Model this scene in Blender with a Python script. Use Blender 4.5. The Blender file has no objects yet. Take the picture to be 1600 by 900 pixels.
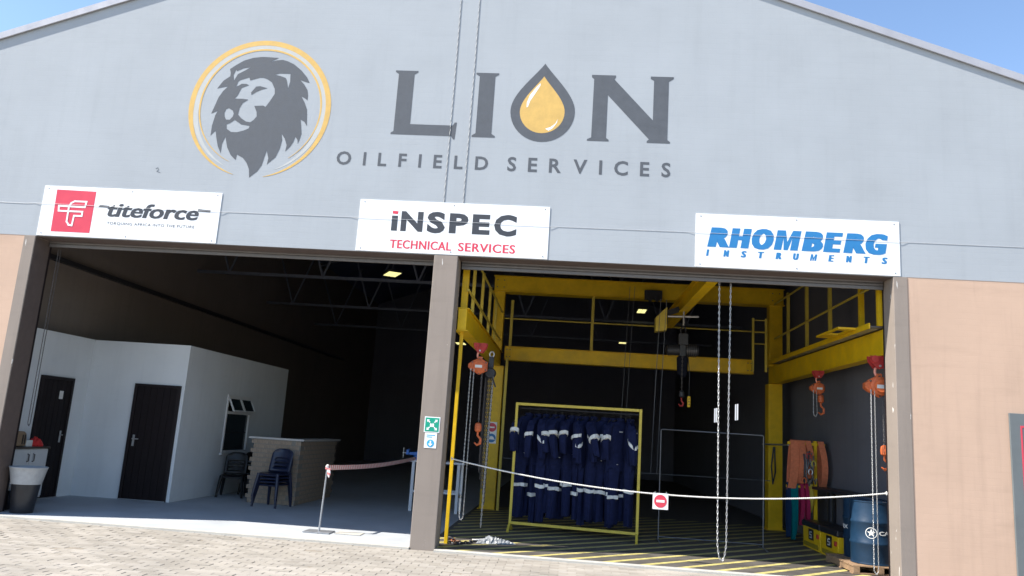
import bpy, bmesh, math, random
from mathutils import Vector, Matrix
random.seed(7)
R = math.radians
sc = bpy.context.scene
col = sc.collection

# ------------------------------------------------------------------ camera
cam_d = bpy.data.cameras.new('camera')
cam = bpy.data.objects.new('camera', cam_d); col.objects.link(cam)
F_PX, PITCH, ROLL, YAW, EYE, DIST = 1206.97, .1869, .0657, .0796, 1.6206, 10.9113
fw = Vector((-math.sin(YAW)*math.cos(PITCH), math.cos(YAW)*math.cos(PITCH), math.sin(PITCH)))
r0 = Vector((math.cos(YAW), math.sin(YAW), 0)); u0 = r0.cross(fw)
rt = r0*math.cos(ROLL) + u0*math.sin(ROLL); up = -r0*math.sin(ROLL) + u0*math.cos(ROLL)
cam.matrix_world = Matrix(((rt.x, up.x, -fw.x, 0), (rt.y, up.y, -fw.y, -DIST), (rt.z, up.z, -fw.z, EYE), (0, 0, 0, 1)))
cam_d.sensor_width = 36; cam_d.lens = F_PX/1600*36; cam_d.clip_start = .05; cam_d.clip_end = 3000
sc.camera = cam

# ------------------------------------------------------------------ light
ELEV = R(50); AZ = R(22)                       # light travels to +x, a little into the building
ldir = Vector((math.cos(AZ)*math.cos(ELEV), math.sin(AZ)*math.cos(ELEV), -math.sin(ELEV)))
wd = bpy.data.worlds.new('World'); sc.world = wd; wd.use_nodes = True
wn = wd.node_tree.nodes; bg = wn['Background']
sky = wn.new('ShaderNodeTexSky'); sky.sky_type = 'NISHITA'; sky.sun_disc = False
sky.sun_elevation = ELEV; sky.sun_rotation = math.atan2(-ldir.x, -ldir.y)
sky.air_density = 1.0; sky.dust_density = .3; sky.ozone_density = 2.0; sky.altitude = 300
wd.node_tree.links.new(sky.outputs[0], bg.inputs[0]); bg.inputs[1].default_value = .15
sd = bpy.data.lights.new('sun', 'SUN'); sd.energy = 5.0; sd.angle = R(.5); sd.color = (1, .95, .87)
sun = bpy.data.objects.new('sun', sd); col.objects.link(sun)
sun.rotation_euler = ldir.to_track_quat('-Z', 'Y').to_euler(); sun.location = (-10, -10, 20)
vs = sc.view_settings
vs.view_transform = 'Standard'; vs.look = 'None'; vs.gamma = 1; vs.use_curve_mapping = False
vs.exposure = .9

# ------------------------------------------------------------------ materials
M = {}
def mat(name, c, rough=.7, var=.12, scale=4., bump=0., bscale=60., metal=0., spec=.4, stretch=(1, 1, 1), detail=6):
    m = bpy.data.materials.new(name); m.use_nodes = True
    nt = m.node_tree; b = nt.nodes['Principled BSDF']
    b.inputs['Roughness'].default_value = rough; b.inputs['Metallic'].default_value = metal
    b.inputs['Specular IOR Level'].default_value = spec
    tc = nt.nodes.new('ShaderNodeTexCoord'); mp = nt.nodes.new('ShaderNodeMapping')
    mp.inputs['Scale'].default_value = stretch
    nt.links.new(tc.outputs['Object'], mp.inputs[0])
    if var > 0:
        n = nt.nodes.new('ShaderNodeTexNoise'); n.inputs['Scale'].default_value = scale; n.inputs['Detail'].default_value = detail
        n.inputs['Roughness'].default_value = .65
        nt.links.new(mp.outputs[0], n.inputs[0])
        mr = nt.nodes.new('ShaderNodeMapRange'); mr.inputs[1].default_value = .3; mr.inputs[2].default_value = .7
        mr.inputs[3].default_value = 1-var; mr.inputs[4].default_value = 1+var
        nt.links.new(n.outputs[0], mr.inputs[0])
        mx = nt.nodes.new('ShaderNodeVectorMath'); mx.operation = 'SCALE'; mx.inputs[0].default_value = c
        nt.links.new(mr.outputs[0], mx.inputs['Scale']); nt.links.new(mx.outputs[0], b.inputs['Base Color'])
        rr = nt.nodes.new('ShaderNodeMapRange'); rr.inputs[1].default_value = .3; rr.inputs[2].default_value = .7
        rr.inputs[3].default_value = max(0, rough-.1); rr.inputs[4].default_value = min(1, rough+.1)
        nt.links.new(n.outputs[0], rr.inputs[0]); nt.links.new(rr.outputs[0], b.inputs['Roughness'])
    else:
        b.inputs['Base Color'].default_value = (*c, 1)
    if bump > 0:
        n2 = nt.nodes.new('ShaderNodeTexNoise'); n2.inputs['Scale'].default_value = bscale; n2.inputs['Detail'].default_value = 5
        nt.links.new(mp.outputs[0], n2.inputs[0])
        bp = nt.nodes.new('ShaderNodeBump'); bp.inputs['Strength'].default_value = bump; bp.inputs['Distance'].default_value = .01
        nt.links.new(n2.outputs[0], bp.inputs['Height']); nt.links.new(bp.outputs[0], b.inputs['Normal'])
    M[name] = m; return m

def wall_mat(name, c, var=.06, courses=True, flecks=0., grime=.1):
    """painted brickwork: faint courses in relief, cloudy paint, streaks, chips"""
    m = mat(name, c, rough=.8, var=0, spec=.25); nt = m.node_tree; L = nt.links; b = nt.nodes['Principled BSDF']
    tc = nt.nodes.new('ShaderNodeTexCoord'); sp = nt.nodes.new('ShaderNodeSeparateXYZ'); L.new(tc.outputs['Object'], sp.inputs[0])
    ad = nt.nodes.new('ShaderNodeMath'); L.new(sp.outputs[0], ad.inputs[0]); L.new(sp.outputs[1], ad.inputs[1])
    cb = nt.nodes.new('ShaderNodeCombineXYZ'); L.new(ad.outputs[0], cb.inputs[0]); L.new(sp.outputs[2], cb.inputs[1])
    def noise(sc_, det, vec, ro=.6):
        n = nt.nodes.new('ShaderNodeTexNoise'); n.inputs['Scale'].default_value = sc_; n.inputs['Detail'].default_value = det
        n.inputs['Roughness'].default_value = ro; L.new(vec, n.inputs[0]); return n.outputs[0]
    def rng(v, a, b_, lo, hi):
        r = nt.nodes.new('ShaderNodeMapRange'); L.new(v, r.inputs[0])
        for i, q in enumerate((a, b_, lo, hi)): r.inputs[i+1].default_value = q
        return r.outputs[0]
    def mul(a, b_):
        k = nt.nodes.new('ShaderNodeMath'); k.operation = 'MULTIPLY'; L.new(a, k.inputs[0]); L.new(b_, k.inputs[1]); return k.outputs[0]
    cloud = rng(noise(.9, 7, tc.outputs['Object']), .3, .7, 1-var, 1+var)
    mp = nt.nodes.new('ShaderNodeMapping'); mp.inputs['Scale'].default_value = (5, 5, .35); L.new(tc.outputs['Object'], mp.inputs[0])
    streak = rng(noise(1.2, 6, mp.outputs[0]), .5, .8, 1, 1-grime)
    hz = nt.nodes.new('ShaderNodeMapping'); hz.inputs['Scale'].default_value = (.6, .6, 3); L.new(tc.outputs['Object'], hz.inputs[0])
    band = rng(noise(1.5, 4, hz.outputs[0]), .55, .8, 1, 1-grime*.8)
    f = mul(mul(cloud, streak), band)
    br = nt.nodes.new('ShaderNodeTexBrick'); br.inputs['Scale'].default_value = 1
    br.inputs['Brick Width'].default_value = .23; br.inputs['Row Height'].default_value = .085
    br.inputs['Mortar Size'].default_value = .007; br.inputs['Mortar Smooth'].default_value = .6
    br.inputs['Color1'].default_value = (1, 1, 1, 1); br.inputs['Color2'].default_value = (.9, .9, .9, 1); br.inputs['Mortar'].default_value = (.55, .55, .55, 1)
    wv = nt.nodes.new('ShaderNodeTexNoise'); wv.inputs['Scale'].default_value = 3; wv.inputs['Detail'].default_value = 3; L.new(tc.outputs['Object'], wv.inputs[0])
    wa = nt.nodes.new('ShaderNodeVectorMath'); wa.operation = 'MULTIPLY_ADD'; L.new(wv.outputs['Color'], wa.inputs[0]); wa.inputs[1].default_value = (.05, .05, 0); L.new(cb.outputs[0], wa.inputs[2])
    L.new(wa.outputs[0], br.inputs[0])
    if courses:
        f = mul(f, rng(br.outputs[0], .5, 1, .988, 1.0))
    sc_n = nt.nodes.new('ShaderNodeVectorMath'); sc_n.operation = 'SCALE'; sc_n.inputs[0].default_value = c; L.new(f, sc_n.inputs['Scale'])
    out = sc_n.outputs[0]
    if flecks > 0:
        fm = nt.nodes.new('ShaderNodeMapping'); fm.inputs['Scale'].default_value = (16, 16, 5); L.new(tc.outputs['Object'], fm.inputs[0])
        mk = rng(noise(1, 3, fm.outputs[0], .4), .72-flecks, .735-flecks, 0, 1)
        mix = nt.nodes.new('ShaderNodeMix'); mix.data_type = 'RGBA'; L.new(mk, mix.inputs[0]); L.new(out, mix.inputs[6])
        mix.inputs[7].default_value = (.6, .57, .53, 1); out = mix.outputs[2]
    L.new(out, b.inputs['Base Color'])
    n2 = noise(45, 6, tc.outputs['Object'])
    hsum = nt.nodes.new('ShaderNodeMath'); hsum.operation = 'MULTIPLY_ADD'; L.new(n2, hsum.inputs[0]); hsum.inputs[1].default_value = .5
    L.new(br.outputs[0], hsum.inputs[2])
    bp = nt.nodes.new('ShaderNodeBump'); bp.inputs['Strength'].default_value = .16; bp.inputs['Distance'].default_value = .005
    L.new(hsum.outputs[0] if courses else n2, bp.inputs['Height'])
    um = nt.nodes.new('ShaderNodeMapping'); um.inputs['Scale'].default_value = (1.0, 1.0, 1.5); L.new(tc.outputs['Object'], um.inputs[0])
    b2 = nt.nodes.new('ShaderNodeBump'); b2.inputs['Strength'].default_value = .15; b2.inputs['Distance'].default_value = .022
    L.new(noise(1.6, 6, um.outputs[0], .62), b2.inputs['Height']); L.new(bp.outputs[0], b2.inputs['Normal']); L.new(b2.outputs[0], b.inputs['Normal'])
    return m

def emit(name, c, s):
    m = bpy.data.materials.new(name); m.use_nodes = True; b = m.node_tree.nodes['Principled BSDF']
    b.inputs['Base Color'].default_value = (*c, 1); b.inputs['Emission Color'].default_value = (*c, 1); b.inputs['Emission Strength'].default_value = s
    M[name] = m; return m

def stripe_mat(name, c1, c2, freq, direction=(1, 0, 1), rough=.5):
    m = mat(name, c1, rough=rough, var=0); nt = m.node_tree; L = nt.links; b = nt.nodes['Principled BSDF']
    tc = nt.nodes.new('ShaderNodeTexCoord'); dt = nt.nodes.new('ShaderNodeVectorMath'); dt.operation = 'DOT_PRODUCT'
    dt.inputs[1].default_value = direction; L.new(tc.outputs['Object'], dt.inputs[0])
    k = nt.nodes.new('ShaderNodeMath'); k.operation = 'MULTIPLY'; k.inputs[1].default_value = freq; L.new(dt.outputs['Value'], k.inputs[0])
    fr = nt.nodes.new('ShaderNodeMath'); fr.operation = 'FRACT'; L.new(k.outputs[0], fr.inputs[0])
    gt = nt.nodes.new('ShaderNodeMath'); gt.operation = 'GREATER_THAN'; gt.inputs[1].default_value = .5; L.new(fr.outputs[0], gt.inputs[0])
    mix = nt.nodes.new('ShaderNodeMix'); mix.data_type = 'RGBA'; L.new(gt.outputs[0], mix.inputs[0])
    mix.inputs[6].default_value = (*c1, 1); mix.inputs[7].default_value = (*c2, 1); L.new(mix.outputs[2], b.inputs['Base Color'])
    return m

wall_mat('grey_paint', (.365, .39, .415), var=.04, grime=.06); wall_mat('peach_paint', (.53, .37, .275), var=.06, grime=.13)
wall_mat('taupe_paint', (.265, .222, .19), var=.07, courses=False, flecks=.001, grime=.16)
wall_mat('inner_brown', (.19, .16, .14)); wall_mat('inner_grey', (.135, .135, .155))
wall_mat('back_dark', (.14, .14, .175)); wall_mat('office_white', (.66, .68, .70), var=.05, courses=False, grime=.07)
mat('letter_grey', (.088, .097, .112), .75, .15, 6, .15, 50)
mat('gold_paint', (.60, .385, .115), .7, .12, 6, .15, 50); mat('cream_paint', (.46, .465, .45), .8, .08)
mat('white_paint', (.8, .8, .78), .6, .04); mat('sign_white', (.82, .82, .82), .35, .03, 2.5)
mat('sign_dark', (.05, .052, .06), .4, .06); mat('sign_red', (.62, .05, .085), .4, .06); mat('sign_blue', (.025, .185, .43), .4, .06)
mat('sign_green', (.0, .30, .19), .4, .06); mat('sign_sky', (.03, .35, .62), .4, .06)
mat('roof_metal', (.40, .40, .43), .45, .08, 3, metal=.1); mat('roof_lining', (.09, .11, .20), .8, .2, 2)
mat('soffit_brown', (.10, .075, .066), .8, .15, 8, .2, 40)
mat('shutter_steel', (.15, .14, .138), .45, .12, 9, metal=.35); mat('truss_steel', (.10, .11, .14), .6, .2, 10)
mat('concrete', (.41, .43, .45), .75, .1, 2.2, .25, 45); mat('concrete_edge', (.45, .43, .385), .85, .1, 4, .3, 60)
mat('bay_floor', (.095, .086, .076), .6, .28, 3.5, .2, 40); mat('floor_yellow', (.47, .405, .15), .65, .3, 9, .15, 60)
mat('yellow_steel', (.72, .45, .008), .45, .15, 3.5, .08, 40); mat('yellow_dull', (.55, .42, .06), .5, .12, 8)
mat('orange_steel', (.58, .13, .04), .5, .3, 12, .1, 60); mat('red_steel', (.42, .035, .03), .5, .3, 12)
mat('pink_hook', (.75, .30, .22), .45, .1, 12); mat('black_steel', (.035, .035, .04), .45, .2, 12, metal=.2)
mat('chain_steel', (.48, .475, .47), .4, .15, 30, metal=.55); mat('chain_dark', (.12, .11, .11), .45, .2, 30, metal=.6)
mat('grey_steel', (.33, .34, .36), .4, .1, 10, metal=.5); mat('bench_paint', (.55, .57, .62), .45, .08, 8)
mat('rope_white', (.72, .70, .66), .85, .12, 40, .4, 200); mat('rope_dark', (.17, .175, .185), .85, .2, 40, .4, 200)
mat('wire_grey', (.5, .51, .53), .5, .1); mat('cable_dark', (.11, .115, .13), .5, .1); mat('rack_grey', (.15, .155, .17), .45, .12, metal=.4)
mat('navy_cloth', (.012, .016, .05), .95, .25, 14, .35, 160, spec=.1); mat('black_cloth', (.012, .013, .022), .95, .25, 14, .35, 160, spec=.1)
mat('reflective', (.66, .66, .64), .4, .1, 30)
mat('door_brown', (.014, .010, .011), .6, .3, 3, .25, 30, spec=.15, stretch=(12, 12, .8)); mat('frame_brown', (.018, .013, .014), .55, .15, 6, spec=.2)
mat('window_white', (.62, .62, .62), .4, .05); mat('laminate_white', (.55, .55, .55), .35, .05); mat('worktop', (.06, .05, .045), .35, .2, 14)
mat('bin_black', (.02, .021, .025), .4, .2, 8); mat('bin_bag', (.33, .34, .35), .45, .12, 10, .3, 25)
mat('toaster', (.24, .17, .11), .4, .15, 10); mat('red_bag', (.55, .03, .03), .6, .2, 12, .4, 30); mat('card_white', (.6, .6, .58), .7, .08)
mat('chair_navy', (.010, .015, .042), .38, .12, 8); mat('chair_black', (.007, .007, .009), .4, .12, 8)
mat('brick_grey', (.27, .21, .16), .9, .22, 16, .5, 50); mat('mortar', (.2, .185, .165), .95, .12, 30, .3, 80)
mat('counter_top', (.42, .41, .4), .5, .1, 6)
mat('drum_blue', (.009, .031, .066), .42, .18, 5, .08, 14); mat('wood', (.30, .19, .11), .85, .3, 4, .4, 30, stretch=(3, 3, 10))
mat('sling_orange', (.66, .20, .10), .9, .15, 20, .4, 120, spec=.1); mat('sling_teal', (.0, .13, .14), .9, .2, 20, .4, 120, spec=.1)
mat('sling_pink', (.36, .025, .08), .9, .2, 20, .4, 120, spec=.1); mat('sling_blue', (.012, .03, .075), .9, .2, 20, .4, 120, spec=.1)
mat('vise_blue', (.015, .12, .45), .4, .12, 10); mat('rust', (.22, .12, .07), .8, .4, 30, .3, 60)
mat('plastic_sheet', (.26, .27, .28), .35, .2, 12, .5, 20); mat('board_slate', (.13, .145, .15), .5, .08, 2)
mat('ground_pave', (.36, .32, .265), .95, .12, 2, .3, 30)
stripe_mat('tape', (.72, .66, .64), (.62, .2, .2), 14, (.5, 1, 1)); stripe_mat('hazard', (.6, .42, .02), (.02, .02, .02), 20, (0, 1, .6))
emit('lamp_lit', (1, .93, .38), .62)
emit('pane_glow', (.8, .84, .9), .6)  # side window panes glow by themselves in place of daylight from outside
mat('joint_sand', (.26, .225, .18), .95, .15, 6)
g = bpy.data.materials.new('glass_dark'); g.use_nodes = True; gb = g.node_tree.nodes['Principled BSDF']
gb.inputs['Base Color'].default_value = (.02, .03, .035, 1); gb.inputs['Roughness'].default_value = .06; M['glass_dark'] = g
g = bpy.data.materials.new('glass_frosted'); g.use_nodes = True; gb = g.node_tree.nodes['Principled BSDF']
gb.inputs['Base Color'].default_value = (.85, .88, .9, 1); gb.inputs['Roughness'].default_value = .5; gb.inputs['Transmission Weight'].default_value = .9; M['glass_frosted'] = g

# pavers: colour differs from paver to paver
m = mat('paver', (.4, .35, .29), .95, 0); nt = m.node_tree; b = nt.nodes['Principled BSDF']
ge = nt.nodes.new('ShaderNodeNewGeometry'); oi = nt.nodes.new('ShaderNodeObjectInfo')
ad = nt.nodes.new('ShaderNodeMath'); nt.links.new(ge.outputs['Random Per Island'], ad.inputs[0]); nt.links.new(oi.outputs['Random'], ad.inputs[1])
fr = nt.nodes.new('ShaderNodeMath'); fr.operation = 'FRACT'; nt.links.new(ad.outputs[0], fr.inputs[0])
cr = nt.nodes.new('ShaderNodeValToRGB'); cr.color_ramp.elements[0].color = (.285, .255, .215, 1); cr.color_ramp.elements[1].color = (.365, .33, .285, 1)
e = cr.color_ramp.elements.new(.5); e.color = (.325, .292, .248, 1)
nt.links.new(fr.outputs[0], cr.inputs[0])
nn = nt.nodes.new('ShaderNodeTexNoise'); nn.inputs['Scale'].default_value = 1.1; nn.inputs['Detail'].default_value = 8
nt.links.new(ge.outputs['Position'], nn.inputs[0])
mr = nt.nodes.new('ShaderNodeMapRange'); mr.inputs[1].default_value = .3; mr.inputs[2].default_value = .7; mr.inputs[3].default_value = .8; mr.inputs[4].default_value = 1.12
nt.links.new(nn.outputs[0], mr.inputs[0])
vm = nt.nodes.new('ShaderNodeVectorMath'); vm.operation = 'SCALE'; nt.links.new(cr.outputs[0], vm.inputs[0]); nt.links.new(mr.outputs[0], vm.inputs['Scale'])
nt.links.new(vm.outputs[0], b.inputs['Base Color'])
n2 = nt.nodes.new('ShaderNodeTexNoise'); n2.inputs['Scale'].default_value = 90; n2.inputs['Detail'].default_value = 4; nt.links.new(ge.outputs['Position'], n2.inputs[0])
bp = nt.nodes.new('ShaderNodeBump'); bp.inputs['Strength'].default_value = .5; bp.inputs['Distance'].default_value = .004
nt.links.new(n2.outputs[0], bp.inputs['Height']); nt.links.new(bp.outputs[0], b.inputs['Normal'])

# ------------------------------------------------------------------ mesh helpers
WLOC = {}
def link(name, me, mname, parent=None, loc=(0, 0, 0)):
    o = bpy.data.objects.new(name, me); col.objects.link(o)
    if mname and not me.materials: me.materials.append(M[mname])
    o.location = loc; o.parent = parent
    return o

class MB:
    def __init__(s): s.v = []; s.f = []; s.sm = False
    def add(s, vs, fs):
        k = len(s.v); s.v += [tuple(p) for p in vs]; s.f += [tuple(i+k for i in f) for f in fs]; return s
    def box(s, x0, x1, y0, y1, z0, z1):
        return s.add([(x, y, z) for z in (z0, z1) for y in (y0, y1) for x in (x0, x1)],
                     [(0, 2, 3, 1), (4, 5, 7, 6), (0, 1, 5, 4), (2, 6, 7, 3), (0, 4, 6, 2), (1, 3, 7, 5)])
    def bar(s, a, b, w, h, upv=(0, 0, 1)):
        a = Vector(a); b = Vector(b); d = (b-a).normalized(); u = Vector(upv)
        if abs(d.dot(u)) > .98: u = Vector((0, 1, 0))
        r = d.cross(u).normalized(); u = r.cross(d)
        q = [r*(i*w/2)+u*(j*h/2) for i, j in ((-1, -1), (1, -1), (1, 1), (-1, 1))]
        return s.add([a+k for k in q]+[b+k for k in q], [(3, 2, 1, 0), (4, 5, 6, 7), (0, 1, 5, 4), (1, 2, 6, 5), (2, 3, 7, 6), (3, 0, 4, 7)])
    def tube(s, pts, rad, n=8, closed=False, caps=True):
        pts = [Vector(p) for p in pts]; N = len(pts); rings = []
        rad = rad if isinstance(rad, (list, tuple)) else [rad]*N
        ref = None
        for i, p in enumerate(pts):
            t = (pts[(i+1) % N]-pts[i-1]) if closed else (pts[min(i+1, N-1)]-pts[max(i-1, 0)])
            t.normalize()
            if ref is None: ref = Vector((0, 0, 1)) if abs(t.z) < .9 else Vector((1, 0, 0))
            x = t.cross(ref).normalized(); y = x.cross(t).normalized(); ref = y
            rings.append([p+(x*math.cos(2*math.pi*k/n)+y*math.sin(2*math.pi*k/n))*rad[i] for k in range(n)])
        vs = [q for r in rings for q in r]; fs = []
        for i in range(N if closed else N-1):
            j = (i+1) % N
            fs += [(i*n+k, i*n+(k+1) % n, j*n+(k+1) % n, j*n+k) for k in range(n)]
        if caps and not closed: fs += [tuple(range(n))[::-1], tuple((N-1)*n+k for k in range(n))]
        return s.add(vs, fs)
    def lathe(s, prof, c=(0, 0, 0), n=32, caps=True):
        vs = []; fs = []
        for r, z in prof:
            vs += [(c[0]+r*math.cos(2*math.pi*k/n), c[1]+r*math.sin(2*math.pi*k/n), c[2]+z) for k in range(n)]
        for i in range(len(prof)-1):
            fs += [(i*n+k, i*n+(k+1) % n, (i+1)*n+(k+1) % n, (i+1)*n+k) for k in range(n)]
        if caps: fs += [tuple(range(n))[::-1], tuple((len(prof)-1)*n+k for k in range(n))]
        return s.add(vs, fs)
    def cyl(s, a, b, r, n=16): return s.tube([a, b], r, n)
    def prism(s, poly, y0, y1):                        # polygon in xz, pushed from y0 to y1
        n = len(poly)
        return s.add([(x, y0, z) for x, z in poly]+[(x, y1, z) for x, z in poly],
                     [tuple(range(n)), tuple(range(2*n-1, n-1, -1))]+[(i, i+n, (i+1) % n+n, (i+1) % n) for i in range(n)])
    def prismz(s, poly, z0, z1):
        n = len(poly)
        return s.add([(x, y, z0) for x, y in poly]+[(x, y, z1) for x, y in poly],
                     [tuple(range(n))[::-1], tuple(range(n, 2*n))]+[(i, (i+1) % n, (i+1) % n+n, i+n) for i in range(n)])
    def ribbon(s, pts, wv, th):                        # closed band: pts is a loop, wv the width vector
        wv = Vector(wv)/2; n = len(pts); pts = [Vector(p) for p in pts]; c = sum(pts, Vector())/n; vs = []
        for p in pts:
            o = (p-c); o = o-wv.normalized()*o.dot(wv.normalized()); o = o.normalized()*th
            vs += [p-wv, p+wv, p+wv+o, p-wv+o]
        fs = []
        for i in range(n):
            j = (i+1) % n
            for k in range(4): fs.append((i*4+k, i*4+(k+1) % 4, j*4+(k+1) % 4, j*4+k))
        return s.add(vs, fs)
    def chain(s, pts, pitch=.05, w=.02, wire=.006, seg=8, n=5):
        pts = [Vector(p) for p in pts]; d = [0]
        for a, b in zip(pts, pts[1:]): d.append(d[-1]+(b-a).length)
        def at(t):
            for i in range(len(pts)-1):
                if t <= d[i+1]: return pts[i].lerp(pts[i+1], (t-d[i])/max(1e-6, d[i+1]-d[i]))
            return pts[-1]
        k = 0; t = 0
        while t+pitch <= d[-1]+1e-6:
            a = at(t); b = at(t+pitch); ax = (b-a).normalized(); c = (a+b)/2
            ref = Vector((0, 1, 0)) if abs(ax.y) < .9 else Vector((1, 0, 0))
            sd_ = ax.cross(ref).normalized()
            if k % 2: sd_ = ax.cross(sd_).normalized()
            L_ = pitch/2+wire*1.2
            s.tube([c+ax*(L_*math.sin(2*math.pi*q/seg))+sd_*(w/2*math.cos(2*math.pi*q/seg)) for q in range(seg)], wire, n, closed=True)
            t += pitch; k += 1
        return s
    def helix(s, pts, r, wire, pitch, phase, n=6, per=8):
        pts = [Vector(p) for p in pts]; out = []; dist = 0
        for a, b in zip(pts, pts[1:]):
            L_ = (b-a).length; ax = (b-a).normalized(); ref = Vector((0, 1, 0)) if abs(ax.y) < .9 else Vector((1, 0, 0))
            x = ax.cross(ref).normalized(); y = ax.cross(x); m_ = max(1, int(L_/pitch*per))
            for i in range(m_):
                th = 2*math.pi*(dist+L_*i/m_)/pitch+phase
                out.append(a.lerp(b, i/m_)+(x*math.cos(th)+y*math.sin(th))*r)
            dist += L_
        return s.tube(out, wire, n)
    def mesh(s, name, smooth=False):
        me = bpy.data.meshes.new(name); me.from_pydata(s.v, [], s.f); me.validate()
        bm = bmesh.new(); bm.from_mesh(me); bmesh.ops.recalc_face_normals(bm, faces=bm.faces); bm.to_mesh(me); bm.free()
        if smooth or s.sm:
            me.polygons.foreach_set('use_smooth', [True]*len(me.polygons))
            try: me.set_sharp_from_angle(angle=R(40))
            except Exception: pass
        return me
    def build(s, name, mname, parent=None, local=False, bev=0, smooth=False):
        """world coordinates unless local; origin goes to the base of the piece"""
        pw = Vector((0, 0, 0)) if (parent is None or local) else WLOC[parent.name]
        xs = [p[0] for p in s.v]; ys = [p[1] for p in s.v]; zs = [p[2] for p in s.v]
        o = Vector(((min(xs)+max(xs))/2, (min(ys)+max(ys))/2, min(zs)))
        s.v = [(p[0]-o.x, p[1]-o.y, p[2]-o.z) for p in s.v]
        ob = link(name, s.mesh(name, smooth), mname, parent, o-pw); WLOC[ob.name] = o.copy()
        if bev:
            bm_ = ob.modifiers.new('bevel', 'BEVEL'); bm_.width = bev; bm_.segments = 2; bm_.limit_method = 'ANGLE'
        return ob

def tag(o, label=None, cat=None, group=None, kind=None):
    for k, v in (('label', label), ('category', cat), ('group', group), ('kind', kind)):
        if v: o[k] = v
    return o
def thing(name, loc, label, cat, group=None, rz=0):
    o = bpy.data.objects.new(name, None); col.objects.link(o); o.location = loc; o.rotation_euler.z = rz
    o.empty_display_size = .1; WLOC[o.name] = Vector(loc)
    return tag(o, label, cat, group)
def copy_tree(o, parent=None):
    c = o.copy(); col.objects.link(c); c.parent = parent
    for ch in o.children: copy_tree(ch, c)
    return c
def B(x0, x1, y0, y1, z0, z1): return MB().box(x0, x1, y0, y1, z0, z1)

# flat paint and print: filled 2-D outlines turned to thin meshes
def curve_mesh(cu):
    ob = bpy.data.objects.new('tmp', cu); col.objects.link(ob)
    dg = bpy.context.evaluated_depsgraph_get(); dg.update()
    me = bpy.data.meshes.new_from_object(ob.evaluated_get(dg)); bpy.data.objects.remove(ob); bpy.data.curves.remove(cu)
    return me
def flat(name, loops, y, th, mname, parent):           # loops of (x,z); later loops are holes
    cu = bpy.data.curves.new('c', 'CURVE'); cu.dimensions = '2D'; cu.fill_mode = 'BOTH'; cu.extrude = th/2
    for lp in loops:
        sp = cu.splines.new('POLY'); sp.points.add(len(lp)-1); sp.use_cyclic_u = True
        for p, q in zip(sp.points, lp): p.co = (q[0], q[1], 0, 1)
    return place_flat(name, curve_mesh(cu), y, th, mname, parent)
def place_flat(name, me, y, th, mname, parent, fix=None):
    vs_ = [v.co.copy() for v in me.vertices]
    if fix: vs_ = [fix(v) for v in vs_]
    w = [Vector((v.x, y-th/2-v.z, v.y)) for v in vs_]
    o = Vector(((min(v.x for v in w)+max(v.x for v in w))/2, y, min(v.z for v in w)))
    for v, q in zip(me.vertices, w): v.co = q-o
    me.name = name; me.materials.clear()
    ob = link(name, me, mname, parent, o-(WLOC[parent.name] if parent else Vector())); WLOC[ob.name] = o
    return ob
def text_mesh(body, bold=0, shear=0, space=1):
    cu = bpy.data.curves.new('t', 'FONT'); cu.body = body; cu.size = 1; cu.offset = bold; cu.shear = shear
    cu.space_character = space; cu.extrude = .001; cu.resolution_u = 3; cu.fill_mode = 'BOTH'
    return curve_mesh(cu)
def fat(name, body, x0, x1, z0, z1, y, mname, parent, bold, shear, grow, n=5, space=1):
    """heavier lettering: the same outline laid side by side a hair apart, joined"""
    obs = []
    for i in range(n):
        d = grow*(i/(n-1)-.5)*2; obs.append(text(name, body, x0+grow+d, x1-grow+d, z0, z1, y-.0002*i, mname, parent, bold, shear, space, .0008))
    a = obs[0]; bm = bmesh.new()
    for o in obs:
        k = len(bm.verts); bm.from_mesh(o.data); bm.verts.ensure_lookup_table()
        for v in bm.verts[k:]: v.co += o.location-a.location
    bm.to_mesh(a.data); bm.free()
    for o in obs[1:]: bpy.data.objects.remove(o)
    return a
def text(name, body, x0, x1, z0, z1, y, mname, parent, bold=0, shear=0, space=1, th=.0012):
    me = text_mesh(body, bold, shear, space)
    xs = [v.co.x for v in me.vertices]; ys = [v.co.y for v in me.vertices]
    a, b_, c, d = min(xs), max(xs), min(ys), max(ys)
    return place_flat(name, me, y, th, mname, parent, lambda v: Vector((x0+(v.x-a)/(b_-a)*(x1-x0), z0+(v.y-c)/(d-c)*(z1-z0), th/2 if v.z > 0 else -th/2)))
def arc(cx, cz, r, a0, a1, n=40): return [(cx+r*math.cos(R(a0+(a1-a0)*i/n)), cz+r*math.sin(R(a0+(a1-a0)*i/n))) for i in range(n+1)]

# ------------------------------------------------------------------ the ground
tag(B(-400, 400, -400, 400, -.6, -.07).build('ground', 'ground_pave'), kind='structure')
pv = tag(B(-18, 14, -14, 0, -.2, -.0085).build('paving', 'joint_sand'), kind='structure')
PW, PL, J = .224, .112, .004
def paver_mesh(seed):
    rr = random.Random(seed); a, b_ = (PW-J)/2, (PL-J)/2; c = .003; q = MB()
    j = lambda: rr.uniform(-.002, .002)
    q.add([(-a, -b_, -.05), (a, -b_, -.05), (a, b_, -.05), (-a, b_, -.05), (-a, -b_, -c), (a, -b_, -c), (a, b_, -c), (-a, b_, -c),
           (-a+c, -b_+c, j()), (a-c, -b_+c, j()), (a-c, b_-c, j()), (-a+c, b_-c, j())],
          [(0, 1, 5, 4), (1, 2, 6, 5), (2, 3, 7, 6), (3, 0, 4, 7), (4, 5, 9, 8), (5, 6, 10, 9), (6, 7, 11, 10), (7, 4, 8, 11), (8, 9, 10, 11)])
    return q
pmeshes = [paver_mesh(i).mesh('paver') for i in range(6)]
for me in pmeshes: me.materials.append(M['paver'])
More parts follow.
